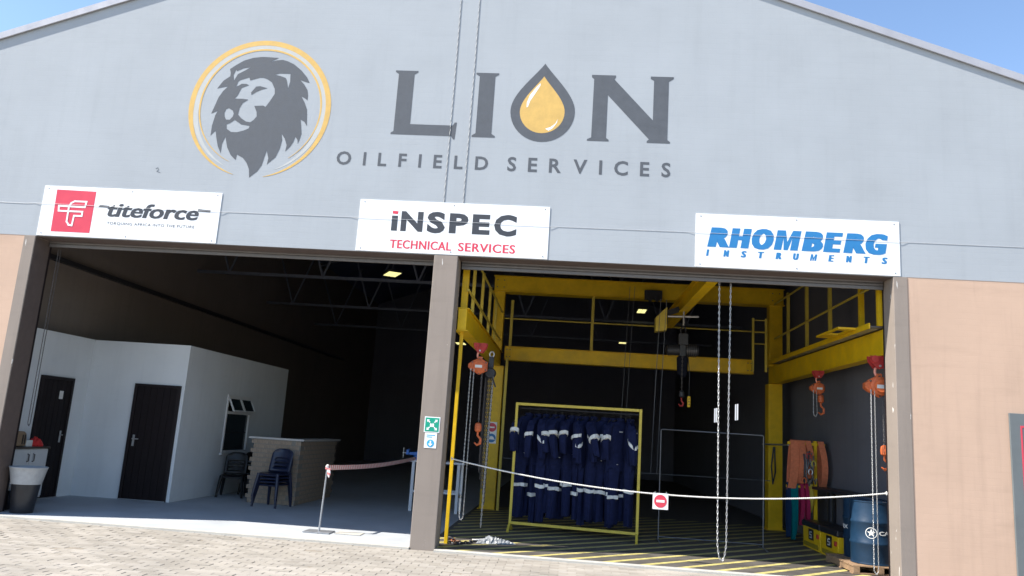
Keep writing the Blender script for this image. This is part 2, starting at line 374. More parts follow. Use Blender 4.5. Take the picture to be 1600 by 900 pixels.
def to_px(p):
    d = Vector(p)-cam.matrix_world.translation; z = d.dot(fw); return 800+F_PX*d.dot(rt)/z, 450-F_PX*d.dot(up)/z, z
spots = []
for k in range(0, 82):
    for i in range(-66, 48): spots.append((i*PW+(PW/2 if k % 2 else 0), -.02-PL/2-k*PL))
inview = []
for s_ in spots:
    px, py, z = to_px((s_[0], s_[1], 0))
    if -5 < px < 1605 and py < 903: inview.append((z, s_))
inview.sort(); near = set(q for z, q in inview[:300])
rest = MB()
for s_ in spots:
    x, y = s_
    dz = random.gauss(0, .0016)-.004; tx = random.gauss(0, .008); ty = random.gauss(0, .008)
    if s_ in near:
        o = link('paver', random.choice(pmeshes), None, pv, Vector((x, y, dz))-WLOC['paving']); o.rotation_euler = (tx, ty, random.gauss(0, .006))
    else:
        src = random.choice(pmeshes)
        rest.add([(x+v.co.x, y+v.co.y, v.co.z+dz+v.co.y*tx-v.co.x*ty) for v in src.vertices], [tuple(p.vertices) for p in src.polygons])
tag(rest.build('pavers', 'paver', pv), kind='stuff')

# ------------------------------------------------------------------ the warehouse
PKX, PKZ, SL, ZT = -1.865, 10.06, .358, 4.13
XL, XR = -14.0, 10.27
roofz = lambda x: PKZ-SL*abs(x-PKX)
wh = thing('warehouse', (PKX, 0, 0), 'grey gabled warehouse with peach lower walls, painted lion emblem and two open bays', 'building')
gable = MB().prism([(XL, ZT), (XR, ZT), (XR, roofz(XR)), (PKX, PKZ), (XL, roofz(XL))], 0, .35).build('gable_wall', 'grey_paint', wh)
B(XL, -8.38, .004, .35, -.05, ZT).build('peach_wall', 'peach_paint', wh)
B(4.645, XR, .004, .35, -.05, ZT).build('peach_wall', 'peach_paint', wh)
B(-8.38, -8.2, -.006, .35, -.05, ZT-.002).build('door_jamb', 'taupe_paint', wh, bev=.006)
B(4.455, 4.645, -.006, .35, -.05, ZT-.002).build('door_jamb', 'taupe_paint', wh, bev=.006)
B(-2.04, -1.69, -.006, .36, -.05, ZT-.002).build('pillar', 'taupe_paint', wh, bev=.008)
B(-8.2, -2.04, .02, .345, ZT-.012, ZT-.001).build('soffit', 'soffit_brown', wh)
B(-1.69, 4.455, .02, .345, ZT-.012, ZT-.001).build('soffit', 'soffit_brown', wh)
# dark sheet on the left jamb's inner face, its shade put in as colour
B(-8.2, -8.196, .01, .35, 0, ZT-.02).build('reveal_shade', 'soffit_brown', wh)
# roof, barge boards
for sgn, xe in ((-1, XL-.3), (1, XR+.3)):
    ze = roofz(xe)
    MB().prism([(PKX, PKZ+.02), (xe, ze+.02), (xe, ze+.07), (PKX, PKZ+.07)], -.02, 25.3).build('roof_sheet', 'roof_metal', wh)
    MB().prism([(PKX, PKZ-.03), (xe, ze-.03), (xe, ze+.085), (PKX, PKZ+.085)], -.045, -.021).build('barge_board', 'roof_metal', wh)
    MB().prism([(PKX, PKZ-.12), (xe, ze-.12), (xe, ze+.01), (PKX, PKZ+.01)], .36, 25.2).build('roof_lining', 'roof_lining', wh)
# inner walls
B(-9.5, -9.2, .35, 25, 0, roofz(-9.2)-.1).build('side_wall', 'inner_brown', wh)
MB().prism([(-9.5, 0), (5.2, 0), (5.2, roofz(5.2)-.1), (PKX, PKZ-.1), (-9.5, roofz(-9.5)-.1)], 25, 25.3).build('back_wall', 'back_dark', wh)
zr = roofz(5.1)-.1
segs = [(.35, 11.84), (12.36, 14.98), (15.57, 25)]
sw = MB()
for a, b_ in segs: sw.box(4.9, 5.15, a, b_, 0, zr)
for a, b_ in ((11.84, 12.36), (14.98, 15.57)):
    sw.box(4.9, 5.15, a, b_, 0, 2.44); sw.box(4.9, 5.15, a, b_, 2.9, zr)
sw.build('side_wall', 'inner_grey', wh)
for a, b_ in ((11.84, 12.36), (14.98, 15.57)):
    w = MB().box(4.93, 5.0, a, a+.06, 2.44, 2.9).box(4.93, 5.0, b_-.06, b_, 2.44, 2.9).box(4.93, 5.0, (a+b_)/2-.05, (a+b_)/2+.05, 2.44, 2.9).build('side_window', 'frame_brown', wh)
    for p, q in ((a+.06, (a+b_)/2-.05), ((a+b_)/2+.05, b_-.06)): B(4.902, 4.908, p, q, 2.441, 2.899).build('pane', 'pane_glow', w)
B(-9.2, -9.1, 1.0, 20, 4.12, 4.2).build('wall_pipe', 'black_steel', wh)
# trusses
for ty in (7.1, 11.6, 16.1):
    zc = 5.06; tr = MB().bar((-9.2, ty, zc), (4.9, ty, zc), .07, .07).build('roof_truss', 'truss_steel', wh)
    MB().bar((-9.2, ty, roofz(-9.2)-.25), (PKX, ty, PKZ-.25), .07, .07).build('top_chord', 'truss_steel', tr)
    MB().bar((4.9, ty, roofz(4.9)-.25), (PKX, ty, PKZ-.25), .07, .07).build('top_chord', 'truss_steel', tr)
    x = -8.4; k = 0
    while x < 4.3:
        for dx in (-.75, .75):
            MB().bar((x, ty, zc), (x+dx, ty, min(roofz(x+dx)-.3, zc+2.1)), .04, .04).build('web_member', 'truss_steel', tr)
        x += 2.35
# floors
fl = tag(B(-9.2, -1.87, .0, 25, -.1, .02).build('concrete_floor', 'concrete'), kind='structure')
fr_ = tag(B(-1.87, 4.9, .0, 25, -.1, .016).build('hatched_floor', 'bay_floor'), kind='structure')
B(-1.69, 4.455, -.1, .06, -.05, .021).build('threshold', 'concrete_edge', fr_)
B(-8.2, -2.04, -.06, .05, -.05, .023).build('threshold', 'concrete_edge', fl)
def clip(poly, nx, ny, d):
    out = []
    for i in range(len(poly)):
        a, b_ = poly[i], poly[(i+1) % len(poly)]; fa = nx*a[0]+ny*a[1]-d; fb = nx*b_[0]+ny*b_[1]-d
        if fa <= 0: out.append(a)
        if fa*fb < 0: t = fa/(fa-fb); out.append((a[0]+(b_[0]-a[0])*t, a[1]+(b_[1]-a[1])*t))
    return out
for k in range(-18, 11):
    d0 = .5*k; d1 = d0+.13; poly = [(-1.8, .07), (4.85, .07), (4.85, 6.9), (-1.8, 6.9)]
    poly = clip(poly, 1, -1, d1); poly = clip(poly, -1, 1, -d0) if poly else []
    if len(poly) >= 3: MB().prismz(poly, .0165, .0185).build('floor_stripe', 'floor_yellow', fr_)
# shutters rolled up
for (a, b_, drop, lab) in ((-8.2, -2.04, .07, 'l'), (-1.69, 4.455, .105, 'r')):
    rs = B(a+.02, b_-.02, .30, .34, ZT-drop-.03, ZT-drop+.02).build('roller_shutter', 'shutter_steel', wh, bev=.006)
    n = int(drop/.045)+1
    for i in range(n):
        z = ZT-drop+.02+i*.05
        MB().prism([(0, 0)], 0, 0) if False else None
        sl = MB(); pr = [(.315, z), (.302, z+.012), (.300, z+.025), (.302, z+.038), (.315, z+.05), (.325, z+.025)]
        N_ = len(pr); sl.add([(a+.02, y, zz) for y, zz in pr]+[(b_-.02, y, zz) for y, zz in pr], [tuple(range(N_)), tuple(range(2*N_-1, N_-1, -1))]+[(q, (q+1) % N_, (q+1) % N_+N_, q+N_) for q in range(N_)])
        sl.build('slat', 'shutter_steel', rs)
    for x0 in (a-.05, b_):
        B(x0+.001, x0+.049, .352, .40, .02, ZT-.02).build('guide_rail', 'frame_brown', rs)

# painted emblem and lettering on the gable
LI = dict(
    outline=[(-5.03,7.17),(-4.96,7.17),(-4.76,7.16),(-4.88,7.09),(-4.78,7.12),(-4.69,7.13),(-4.61,7.11),(-4.50,7.06),(-4.37,6.96),(-4.27,6.85),(-4.22,6.76),(-4.28,6.77),(-4.37,6.80),(-4.30,6.73),(-4.24,6.64),(-4.22,6.55),(-4.22,6.47),(-4.26,6.50),(-4.32,6.53),(-4.26,6.43),(-4.21,6.32),(-4.20,6.23),(-4.18,6.05),(-4.23,6.12),(-4.29,6.15),(-4.27,6.05),(-4.25,5.92),(-4.27,5.82),(-4.29,5.76),(-4.30,5.82),(-4.34,5.87),(-4.36,5.79),(-4.40,5.71),(-4.47,5.63),(-4.46,5.73),(-4.50,5.83),(-4.56,5.91),(-4.54,5.81),(-4.56,5.67),(-4.61,5.53),(-4.73,5.41),(-4.72,5.51),(-4.76,5.63),(-4.78,5.54),(-4.81,5.39),(-4.87,5.29),(-4.98,5.19),(-5.00,5.32),(-5.05,5.42),(-5.12,5.50),(-5.22,5.55),(-5.23,5.46),(-5.32,5.54),(-5.39,5.66),(-5.44,5.83),(-5.48,5.71),(-5.48,5.56),(-5.54,5.67),(-5.58,5.80),(-5.61,5.92),(-5.65,5.88),(-5.68,5.84),(-5.68,6.00),(-5.65,6.18),(-5.62,6.25),(-5.72,6.20),(-5.68,6.33),(-5.64,6.47),(-5.58,6.58),(-5.51,6.66),(-5.60,6.64),(-5.68,6.62),(-5.60,6.75),(-5.50,6.83),(-5.50,6.89),(-5.52,6.95),(-5.43,7.02),(-5.31,7.10),(-5.17,7.15)],
    brow=[(-5.45,6.85),(-5.42,6.94),(-5.40,6.92),(-5.30,6.97),(-5.19,6.99),(-5.28,6.93),(-5.38,6.87),(-5.43,6.76)],
    ear=[(-4.79,6.88),(-4.71,6.90),(-4.54,6.90),(-4.53,6.77),(-4.55,6.66),(-4.59,6.80),(-4.61,6.83),(-4.70,6.86)],
    face=[(-5.38,6.66),(-5.36,6.74),(-5.33,6.77),(-5.19,6.82),(-5.17,6.77),(-5.08,6.80),(-5.02,6.82),(-4.96,6.82),(-4.90,6.80),(-4.82,6.75),(-4.76,6.64),(-4.75,6.56),(-4.81,6.44),(-4.87,6.34),(-4.91,6.36),(-5.05,6.35),(-5.00,6.25),(-4.99,6.18),(-5.03,6.12),(-5.08,6.08),(-5.15,6.09),(-5.23,6.14),(-5.29,6.20),(-5.28,6.30),(-5.24,6.39),(-5.16,6.45),(-5.24,6.46),(-5.38,6.46),(-5.34,6.51),(-5.29,6.64),(-5.18,6.69),(-5.22,6.71),(-5.30,6.71),(-5.34,6.68)],
    cheek=[(-5.45,6.30),(-5.38,6.26),(-5.36,6.21),(-5.37,6.16),(-5.41,6.11),(-5.47,6.11),(-5.50,6.16),(-5.51,6.22),(-5.49,6.28)],
    mouth=[(-5.45,6.03),(-5.39,6.06),(-5.33,6.11),(-5.22,6.04),(-5.08,6.02),(-5.09,5.98),(-5.17,5.94),(-5.27,5.91),(-5.36,5.91),(-5.44,5.96)])
EYE_ = [(-5.12,6.53),(-5.13,6.57),(-5.06,6.67),(-5.00,6.68),(-4.96,6.67),(-4.88,6.65),(-4.97,6.62),(-5.05,6.58)]
em = flat('lion_emblem', list(LI.values())+[EYE_], -.0012, .0012, 'letter_grey', wh)
def crescent(cx, cz, ro, th, a0, a1, n=72):            # ring that thins out towards both ends
    o = []; i_ = []
    for k in range(n+1):
        t = k/n; a = R(a0+(a1-a0)*t); w = th*min(1, (min(t, 1-t)*2/.45))**.8+.004
        o.append((cx+ro*math.cos(a), cz+ro*math.sin(a))); i_.append((cx+(ro-w)*math.cos(a), cz+(ro-w)*math.sin(a)))
    return o+i_[::-1]
flat('emblem_band', [crescent(-4.965, 6.325, 1.06, .10, -70, 246)], -.0008, .0008, 'cream_paint', em)
flat('emblem_ring', [crescent(-4.965, 6.32, 1.128, .078, -80, 256)], -.0014, .0012, 'gold_paint', em)
flat('emblem_ring', [crescent(-4.955, 6.33, .975, .024, -56, 247)], -.002, .001, 'gold_paint', em)
flat('letter', [[(-2.88,7.01),(-2.53,7.01),(-2.53,6.985),(-2.585,6.95),(-2.585,6.14),(-1.93,6.14),(-1.90,6.19),(-1.87,6.19),(-1.885,5.92),(-1.91,5.92),(-1.94,5.97),(-2.87,5.97),(-2.87,5.995),(-2.83,6.02),(-2.83,6.95),(-2.88,6.985)]], -.0012, .0012, 'letter_grey', wh)
flat('letter', [[(-1.63,7.01),(-1.28,7.01),(-1.28,6.985),(-1.335,6.95),(-1.335,6.03),(-1.28,5.995),(-1.28,5.97),(-1.63,5.97),(-1.63,5.995),(-1.575,6.03),(-1.575,6.95),(-1.63,6.985)]], -.0012, .0012, 'letter_grey', wh)
flat('letter', [[(.13,7.03),(.49,7.03),(.49,7.0),(.47,6.965),(1.06,6.33),(1.06,6.96),(1.01,6.99),(1.01,7.03),(1.35,7.03),(1.35,7.0),(1.28,6.95),(1.28,6.03),(1.32,6.0),(1.32,5.975),(.98,5.975),(.98,6.0),(1.01,6.03),(.38,6.71),(.38,6.03),(.42,6.0),(.42,5.975),(.10,5.975),(.10,6.0),(.16,6.03),(.165,6.96),(.13,6.99)]], -.0012, .0012, 'letter_grey', wh)
def drop(cx, cz, r, h, n=14):
    bz = lambda t, p: tuple((1-t)**3*p[0][i]+3*(1-t)**2*t*p[1][i]+3*(1-t)*t*t*p[2][i]+t**3*p[3][i] for i in (0, 1))
    left = [bz(k/n, [(-r, 0), (-r, .35*h), (-.33*r, .70*h), (0, h)]) for k in range(n+1)]
    low = [(r*math.cos(R(a)), r*math.sin(R(a))) for a in range(0, -180, -8)]
    return [(cx+x, cz+z) for x, z in left+[(-x, z) for x, z in left[::-1][1:]]+low[1:]]
dr = flat('oil_drop', [drop(-.585, 6.415, .485, .775)], -.0012, .0012, 'letter_grey', wh)
flat('drop_fill', [drop(-.59, 6.405, .337, .575)], -.002, .001, 'gold_paint', dr)
flat('drop_highlight', [[(-.83,6.47),(-.83,6.55),(-.79,6.67),(-.70,6.80),(-.64,6.87),(-.64,6.83),(-.71,6.70),(-.78,6.58),(-.81,6.48)]], -.0028, .001, 'white_paint', dr)
flat('drop_highlight', [[(-.53,6.14),(-.45,6.17),(-.38,6.23),(-.35,6.30),(-.36,6.24),(-.42,6.15),(-.48,6.11)]], -.0028, .001, 'white_paint', dr)
def spaced(word, x0, x1, z0, z1, y, mname, parent, bold, th=.003):
    """capitals set out at even gaps, each its own letter"""
    ms = [text_mesh(c, bold) for c in word]; ws = []
    H = None
    for c, me in zip(word, ms):
        xs = [v.co.x for v in me.vertices]; ws.append(max(xs)-min(xs)); bpy.data.meshes.remove(me)
    me = text_mesh('E', bold); ys = [v.co.y for v in me.vertices]; cap = max(ys)-min(ys); bpy.data.meshes.remove(me)
    k = (z1-z0)/cap; tot = sum(ws)*k; gap = (x1-x0-tot)/(len(word)-1); x = x0
    for c, w_ in zip(word, ws):
        ov = .012*(z1-z0) if c in 'OCSGU' else 0
        text('letter', c, x, x+w_*k, z0-ov, z1+ov, y, mname, parent, bold, th=th); x += w_*k+gap
spaced('OILFIELD', -3.66, -1.35, 5.455, 5.665, -.0012, 'letter_grey', wh, .022, th=.0012)
spaced('SERVICES', -1.06, 1.34, 5.455, 5.675, -.0012, 'letter_grey', wh, .022, th=.0012)

# ------------------------------------------------------------------ sign boards
def sign(x0, label):
    t = thing('sign_board', (x0+1.417, -.02, 4.135), label, 'sign', 'sign boards over the bays')
    B(x0, x0+2.834, -.01, -.001, 4.137, 4.923).build('panel', 'sign_white', t, bev=.002)
    for dx in (.07, 1.417, 2.764):
        for dz in (4.175, 4.885): MB().cyl((x0+dx, -.0102, dz), (x0+dx, -.0135, dz), .011, 8).build('screw', 'grey_steel', t)
    return t
YS = -.0108
s1 = sign(-8.19, 'white sign board with red square and slanted dark lowercase lettering')
flat('logo_square', [[(-7.985, 4.87), (-7.35, 4.86), (-7.35, 4.205), (-7.97, 4.205)]], YS, .001, 'sign_red', s1)
def strokes(name, lines, w, y, mname, parent, th=.003):
    q = MB()
    for a, b_ in lines: q.bar((a[0], y, a[1]), (b_[0], y, b_[1]), th, w, (1, 0, 0)) if abs(a[0]-b_[0]) < 1e-6 else q.bar((a[0], y, a[1]), (b_[0], y, b_[1]), th, w)
    return q.build(name, mname, parent)
def path(pts): return list(zip(pts, pts[1:]))
k = lambda px, pz: (-7.985+px*.635, 4.205+pz*.655)
def line_band(pts, w):                                  # mitred outline band in xz
    out = [[], []]; P = [Vector((p[0], p[1])) for p in pts]
    for i, p in enumerate(P):
        d0 = (P[i]-P[i-1]).normalized() if i else (P[1]-P[0]).normalized()
        d1 = (P[i+1]-P[i]).normalized() if i < len(P)-1 else d0
        n0 = Vector((-d0.y, d0.x)); n1 = Vector((-d1.y, d1.x)); n = n0+n1
        n = n.normalized()/max(.45, n.normalized().dot(n0)) if n.length > 1e-4 else n0
        out[0].append(tuple(p+n*w/2)); out[1].append(tuple(p-n*w/2))
    return out[0]+out[1][::-1]
FO = [k(.38,.62), k(.42,.70), k(.50,.745), k(.80,.745), k(.78,.61), k(.12,.62), k(.135,.50), k(.74,.50), k(.74,.395), k(.545,.395), k(.53,.16), k(.45,.17), k(.385,.25), k(.38,.62)]
q = MB()
for i_, (a_, b_) in enumerate(zip(FO, FO[1:])):
    d_ = (Vector(b_)-Vector(a_)).normalized()*.012; yy = YS-.002-.0003*i_
    q.bar((a_[0]-d_.x, yy, a_[1]-d_.y), (b_[0]+d_.x, yy, b_[1]+d_.y), .026, .001, (0, 1, 0))
q.build('logo_mark', 'sign_white', s1)
fat('lettering', 'titeforce', -7.13, -5.68, 4.475, 4.70, YS, 'sign_dark', s1, .016, .18, .008)
flat('lettering_bar', [[(-7.26,4.655),(-7.10,4.645),(-7.10,4.615),(-7.27,4.62)]], YS-.002, .001, 'sign_dark', s1)
flat('lettering_bar', [[(-5.70,4.655),(-5.50,4.645),(-5.51,4.612),(-5.70,4.62)]], YS-.002, .001, 'sign_dark', s1)
tl_ = text('tagline', 'TORQUING AFRICA INTO THE FUTURE', -7.10, -5.72, 4.345, 4.395, YS, 'sign_dark', s1, space=1.12); tag(tl_, kind='stuff')
s2 = sign(-3.22, 'white sign board with bold dark capitals over thin red capitals, above the pillar')
B(-2.72, -2.63, YS-.001, YS, 4.46, 4.69).build('lettering', 'sign_dark', s2)
flat('letter_dot', [[(-2.715,4.765),(-2.63,4.76),(-2.635,4.715),(-2.715,4.72)]], YS, .001, 'sign_red', s2)
x = -2.58
for ch, w_ in (('N', .33), ('S', .27), ('P', .28), ('E', .26), ('C', .33)):
    e_ = .012 if ch in 'SC' else 0
    text('letter', ch, x, x+w_, 4.46-e_, 4.765+e_, YS, 'sign_dark', s2, bold=.045); x += w_+.062
fat('lettering', 'TECHNICAL', -2.715, -1.80, 4.195, 4.325, YS, 'sign_red', s2, .008, 0, .004, 3, 1.08)
fat('lettering', 'SERVICES', -1.70, -.86, 4.195, 4.325, YS, 'sign_red', s2, .008, 0, .004, 3, 1.08)
s3 = sign(1.72, 'white sign board with heavy slanted blue capitals')
def heavy_m(x0, x1, z0, z1, sh, w, parent):
    H = z1-z0; W = x1-x0-sh*H; m_ = W/2
    P = [(0, 0), (w, 0), (w, H*.62), (m_-w*.28, 0), (m_+w*.28, 0), (W-w, H*.62), (W-w, 0), (W, 0), (W, H), (W-w*1.1, H), (m_, H*.42), (w*1.1, H), (0, H)]
    flat('letter', [[(x0+px+sh*pz, z0+pz) for px, pz in P]], YS, .001, 'sign_blue', parent)
x = 1.885
for ch, w_ in (('R', .31), ('H', .32), ('O', .31), ('M', .39), ('B', .30), ('E', .28), ('R', .31), ('G', .31)):
    if ch == 'M': heavy_m(x, x+w_, 4.435, 4.725, .2, .105, s3)
    else:
        ov = .008 if ch in 'OG' else 0
        fat('letter', ch, x, x+w_, 4.435-ov, 4.725+ov, YS, 'sign_blue', s3, .03, .2, .028, 7)
    x += w_-.003
for i_, ch in enumerate('INSTRUMENTS'):
    w_ = .045 if ch == 'I' else .105 if ch == 'M' else .085; x = 1.872+i_*.2425-(.01 if ch == 'M' else 0)
    if ch == 'M': heavy_m(x, x+w_, 4.30, 4.395, .2, .024, s3)
    else: fat('letter', ch, x, x+w_, 4.30, 4.395, YS, 'sign_blue', s3, .012, .2, .010, 5)

# cables over the facade
for x, nm in ((-1.965, 'left'), (-1.675, 'right')):
    t = thing('twisted_cable', (x, -.03, 4.93), f'black and white twisted cable hanging down the gable, {nm} one of the pair', 'cable', 'cables down the gable')
    for ph, mm in ((0, 'rope_white'), (math.pi, 'rope_dark')):
        MB().helix([(x, -.006, 4.93), (x+.01, -.006, 7.2), (x, -.006, 9.95)], .0028, .003, .12, ph).build('strand', mm, t, smooth=True)
wp = [(XL, -.004, 4.66), (-8.45, -.004, 4.63)]
for a_, b_ in ((-8.19, -5.356), (-3.22, -.386), (1.72, 4.554)): wp += [(a_-.12, -.004, 4.64), (a_-.01, -.016, 4.638), (b_+.01, -.016, 4.63), (b_+.12, -.004, 4.632)]
wp += [(XR, -.004, 4.64)]
w = MB().tube(wp, .0026, 6).build('thin_wire', 'wire_grey')
tag(w, 'thin pale wire stretched across the facade in front of the sign boards', 'wire')

# ------------------------------------------------------------------ pillar and jamb signs
t = thing('safety_sign', (-1.865, -.008, 1.58), 'green square assembly point sign with white figures on the pillar', 'sign')
B(-1.975, -1.755, -.011, -.0065, 1.575, 1.79).build('plate', 'sign_white', t)
B(-1.963, -1.767, -.013, -.0112, 1.587, 1.778).build('green_field', 'sign_green', t)
for dx, dz in ((-.045, .045), (.045, .045), (-.045, -.045), (.045, -.045)):
    cx, cz = -1.865+dx*1.25, 1.68+dz*1.25
    sx, sz = (1 if dx > 0 else -1), (1 if dz > 0 else -1)
    flat('arrow', [[(cx+sx*.018, cz+sz*.018), (cx-sx*.022, cz+sz*.014), (cx-sx*.008, cz+sz*.002), (cx-sx*.03, cz-sz*.018), (cx-sx*.018, cz-sz*.03), (cx+sx*.002, cz-sz*.008), (cx+sx*.014, cz-sz*.022)]], -.0135, .002, 'sign_white', t)
for dx in (-.02, 0, .02):
    flat('figure', [[(-1.865+dx-.008, 1.65), (-1.865+dx+.008, 1.65), (-1.865+dx+.008, 1.69), (-1.865+dx, 1.705), (-1.865+dx-.008, 1.69)]], -.0135, .002, 'sign_white', t)
t = thing('safety_sign', (-1.865, -.008, 1.37), 'small white and blue sign with blue arrow below the green sign', 'sign')
B(-1.955, -1.785, -.011, -.0065, 1.36, 1.568).build('plate', 'sign_white', t)
for z_, w_ in ((1.53, .12), (1.505, .08)): B(-1.93, -1.93+w_, -.0125, -.0112, z_, z_+.012).build('print_line', 'sign_sky', t)
flat('disc', [arc(-1.868, 1.425, .052, 0, 350, 30)], -.0115, .002, 'sign_sky', t)
flat('arrow', [[(-1.878,1.46),(-1.858,1.46),(-1.858,1.42),(-1.835,1.42),(-1.868,1.385),(-1.901,1.42),(-1.878,1.42)]], -.0140, .002, 'sign_white', t)
t = thing('notice_board', (6.9, -.01, .15), 'dark slate board with red outline on the peach wall by the right edge', 'board')
B(5.9, 8.1, -.03, .003, .15, 2.33).build('panel', 'board_slate', t, bev=.004)
flat('red_outline', [[(6.03,2.17),(7.9,2.17),(7.9,1.2),(6.03,1.2)], [(6.05,2.145),(7.875,2.145),(7.875,1.225),(6.05,1.225)]], -.031, .003, 'sign_red', t)

# ------------------------------------------------------------------ site office inside the left bay
of = thing('site_office', (-8, 3, .02), 'white rendered office box with two dark doors and a side window', 'office')
OH = 2.86
B(-9.03, -8.9, .45, 2.999, .0205, OH).build('wall', 'office_white', of)
B(-9.03, -7.03, 3.0, 3.12, .0205, OH-.002).build('wall', 'office_white', of)
q = MB(); q.box(-7.152, -7.031, 3.121, 4.86, .0205, OH-.004); q.box(-7.152, -7.031, 6.1, 8.2, .0205, OH-.004)
q.box(-7.152, -7.031, 4.86, 6.1, .0205, .86); q.box(-7.152, -7.031, 4.86, 6.1, 2.05, OH-.004); q.build('wall', 'office_white', of)
B(-9.03, -7.16, 8.08, 8.2, .0205, OH-.01).build('wall', 'office_white', of)
B(-9.02, -7.16, 3.13, 8.07, OH-.1, OH-.02).build('ceiling', 'office_white', of)
def office_door(face, a, y, lab=None):
    """face 'y': leaf in the xz plane at y; face 'x': leaf in the yz plane at x"""
    W, H = .88, 2.08; T = (lambda u, v, z: (a+u, y-v, z)) if face == 'y' else (lambda u, v, z: (a+v, y+u, z))
    def bx(u0, u1, v0, v1, z0, z1):
        p, q_ = T(u0, v0, z0), T(u1, v1, z1); return B(min(p[0], q_[0]), max(p[0], q_[0]), min(p[1], q_[1]), max(p[1], q_[1]), z0, z1)
    d = bx(.06, W-.06, .001, .012, .035, .02+H-.05).build('door', 'door_brown', of)
    for i in range(6):
        u = .06+i*(W-.12)/6; bx(u+.004, u+(W-.12)/6-.004, .0125, .026, .04, .02+H-.055).build('board', 'door_brown', d, bev=.003)
    fr2 = MB()
    for m_ in (bx(0, .058, .001, .045, .021, .02+H), bx(W-.058, W, .001, .045, .021, .02+H), bx(.0585, W-.0585, .001, .045, .02+H-.05, .02+H)): fr2.add(m_.v, m_.f)
    fr2.build('door_frame', 'frame_brown', d, bev=.004)
    hb = MB(); hu = .12 if face == 'y' else W-.15
    m_ = bx(hu-.02, hu+.02, .0265, .033, .97, 1.17); hb.add(m_.v, m_.f)
    m_ = bx(hu-.01, hu+.11 if face == 'y' else hu+.01, .06, .075, 1.09, 1.108); hb.add(m_.v, m_.f)
    m_ = bx(hu-.01, hu+.01, .033, .06, 1.09, 1.108); hb.add(m_.v, m_.f)
    hb.build('handle', 'chain_steel', d)
    bx(0, W, .046, .06, .021, .04).build('sill', 'grey_steel', d)
    if lab:
        bx(W-.35, W-.25, .0265, .03, 1.72, 1.86).build('door_plate', 'reflective', d)
office_door('y', -7.97, 3.0)
office_door('x', -8.9, 1.66, True)
# window with two small top sashes pushed open
wnd = MB()
for y0, y1, z0, z1 in ((4.86, 4.91, .86, 2.05), (6.05, 6.1, .86, 2.05), (4.911, 6.049, .86, .91), (4.911, 6.049, 2.0, 2.05), (4.911, 6.049, 1.66, 1.72)):
    wnd.box(-7.07, -7.005, y0, y1, z0, z1)
wnd = wnd.build('window', 'window_white', of, bev=.004)
B(-7.05, -7.044, 4.911, 6.049, .911, 1.659).build('pane', 'glass_dark', wnd)
B(-7.052, -7.04, 4.912, 6.048, 1.27, 1.285).build('glazing_bar', 'frame_brown', wnd)
for y0, y1 in ((4.93, 5.46), (5.50, 6.03)):
    A0 = (-7.02, 0, 1.99); tilt = .13
    sash = MB()
    def pt(y, s_): return (-7.015+tilt*s_, y, 1.99-.26*s_)
    for a_, b2 in ((pt(y0, 0), pt(y1, 0)), (pt(y0, 1), pt(y1, 1)), (pt(y0, 0), pt(y0, 1)), (pt(y1, 0), pt(y1, 1))): sash.bar(a_, b2, .035, .03)
    so = sash.build('top_sash', 'window_white', wnd)
    MB().add([pt(y0, .03), pt(y1, .03), pt(y1, .97), pt(y0, .97)], [(0, 1, 2, 3)]).build('pane', 'glass_dark', so)
B(-7.0295, -6.97, 4.8, 6.16, .82, .858).build('window_sill', 'window_white', of, bev=.004)

# cupboard and the things on it
cb = thing('cupboard', (-8.68, 1.15, .02), 'low white cupboard with dark worktop against the left office wall', 'cupboard')
B(-8.895, -8.50, .72, 1.58, .12, .90).build('carcass', 'laminate_white', cb, bev=.004)
B(-8.885, -8.54, .74, 1.56, .0205, .119).build('plinth', 'bin_black', cb)
for y0, y1 in ((.735, 1.145), (1.155, 1.565)):
    d = B(-8.499, -8.48, y0, y1, .15, .89).build('cupboard_door', 'laminate_white', cb, bev=.004)
    yh = y1-.06 if y0 < 1 else y0+.06
    MB().tube([(-8.479, yh, .70), (-8.45, yh, .71), (-8.45, yh, .81), (-8.479, yh, .82)], .009, 8).build('handle', 'chain_dark', d)
B(-8.897, -8.46, .70, 1.60, .901, .93).build('worktop', 'worktop', cb, bev=.004)
tz = .931
t = thing('toaster', (-8.68, .92, tz), 'brown rounded toaster with dark slots on the cupboard', 'toaster')
def yprism(prof, x0, x1):
    n_ = len(prof); return MB().add([(x0, y, z) for y, z in prof]+[(x1, y, z) for y, z in prof], [tuple(range(n_)), tuple(range(2*n_-1, n_-1, -1))]+[(q_, (q_+1) % n_, (q_+1) % n_+n_, q_+n_) for q_ in range(n_)])
yprism([(.78, tz+.01), (.78, tz+.15), (.80, tz+.21), (.85, tz+.24), (.99, tz+.24), (1.04, tz+.21), (1.06, tz+.15), (1.06, tz+.01)], -8.74, -8.52).build('body', 'toaster', t, bev=.015, smooth=True)
for y_ in (.95, 1.0): B(-8.5195, -8.515, y_, y_+.025, tz+.04, tz+.19).build('slot', 'bin_black', t)
B(-8.72, -8.66, .86, .98, tz+.2405, tz+.262).build('lever', 'bin_black', t)
for y_ in (.81, .99): B(-8.78, -8.60, y_, y_+.03, tz, tz+.0095).build('foot', 'bin_black', t)
t = B(-8.66, -8.54, 1.10, 1.24, tz, tz+.10).build('paper_box', 'card_white', bev=.004); tag(t, 'small white box between toaster and red bag', 'box')
q = MB(); rb = random.Random(3); q.lathe([(.02, .0), (.14, .0), (.15, .03), (.12, .075), (.09, .10), (.04, .12)], (0, 0, 0), 18)
q.v = [(v[0]*.7*(1+rb.uniform(-.16, .16))-8.62, v[1]*1.05*(1+rb.uniform(-.14, .14))+1.41, max(0, v[2]*(1+rb.uniform(-.3, .2)))+tz) for v in q.v]
rbag = thing('red_bag', (-8.62, 1.41, tz), 'crumpled red bag on the cupboard end nearest the office door', 'bag')
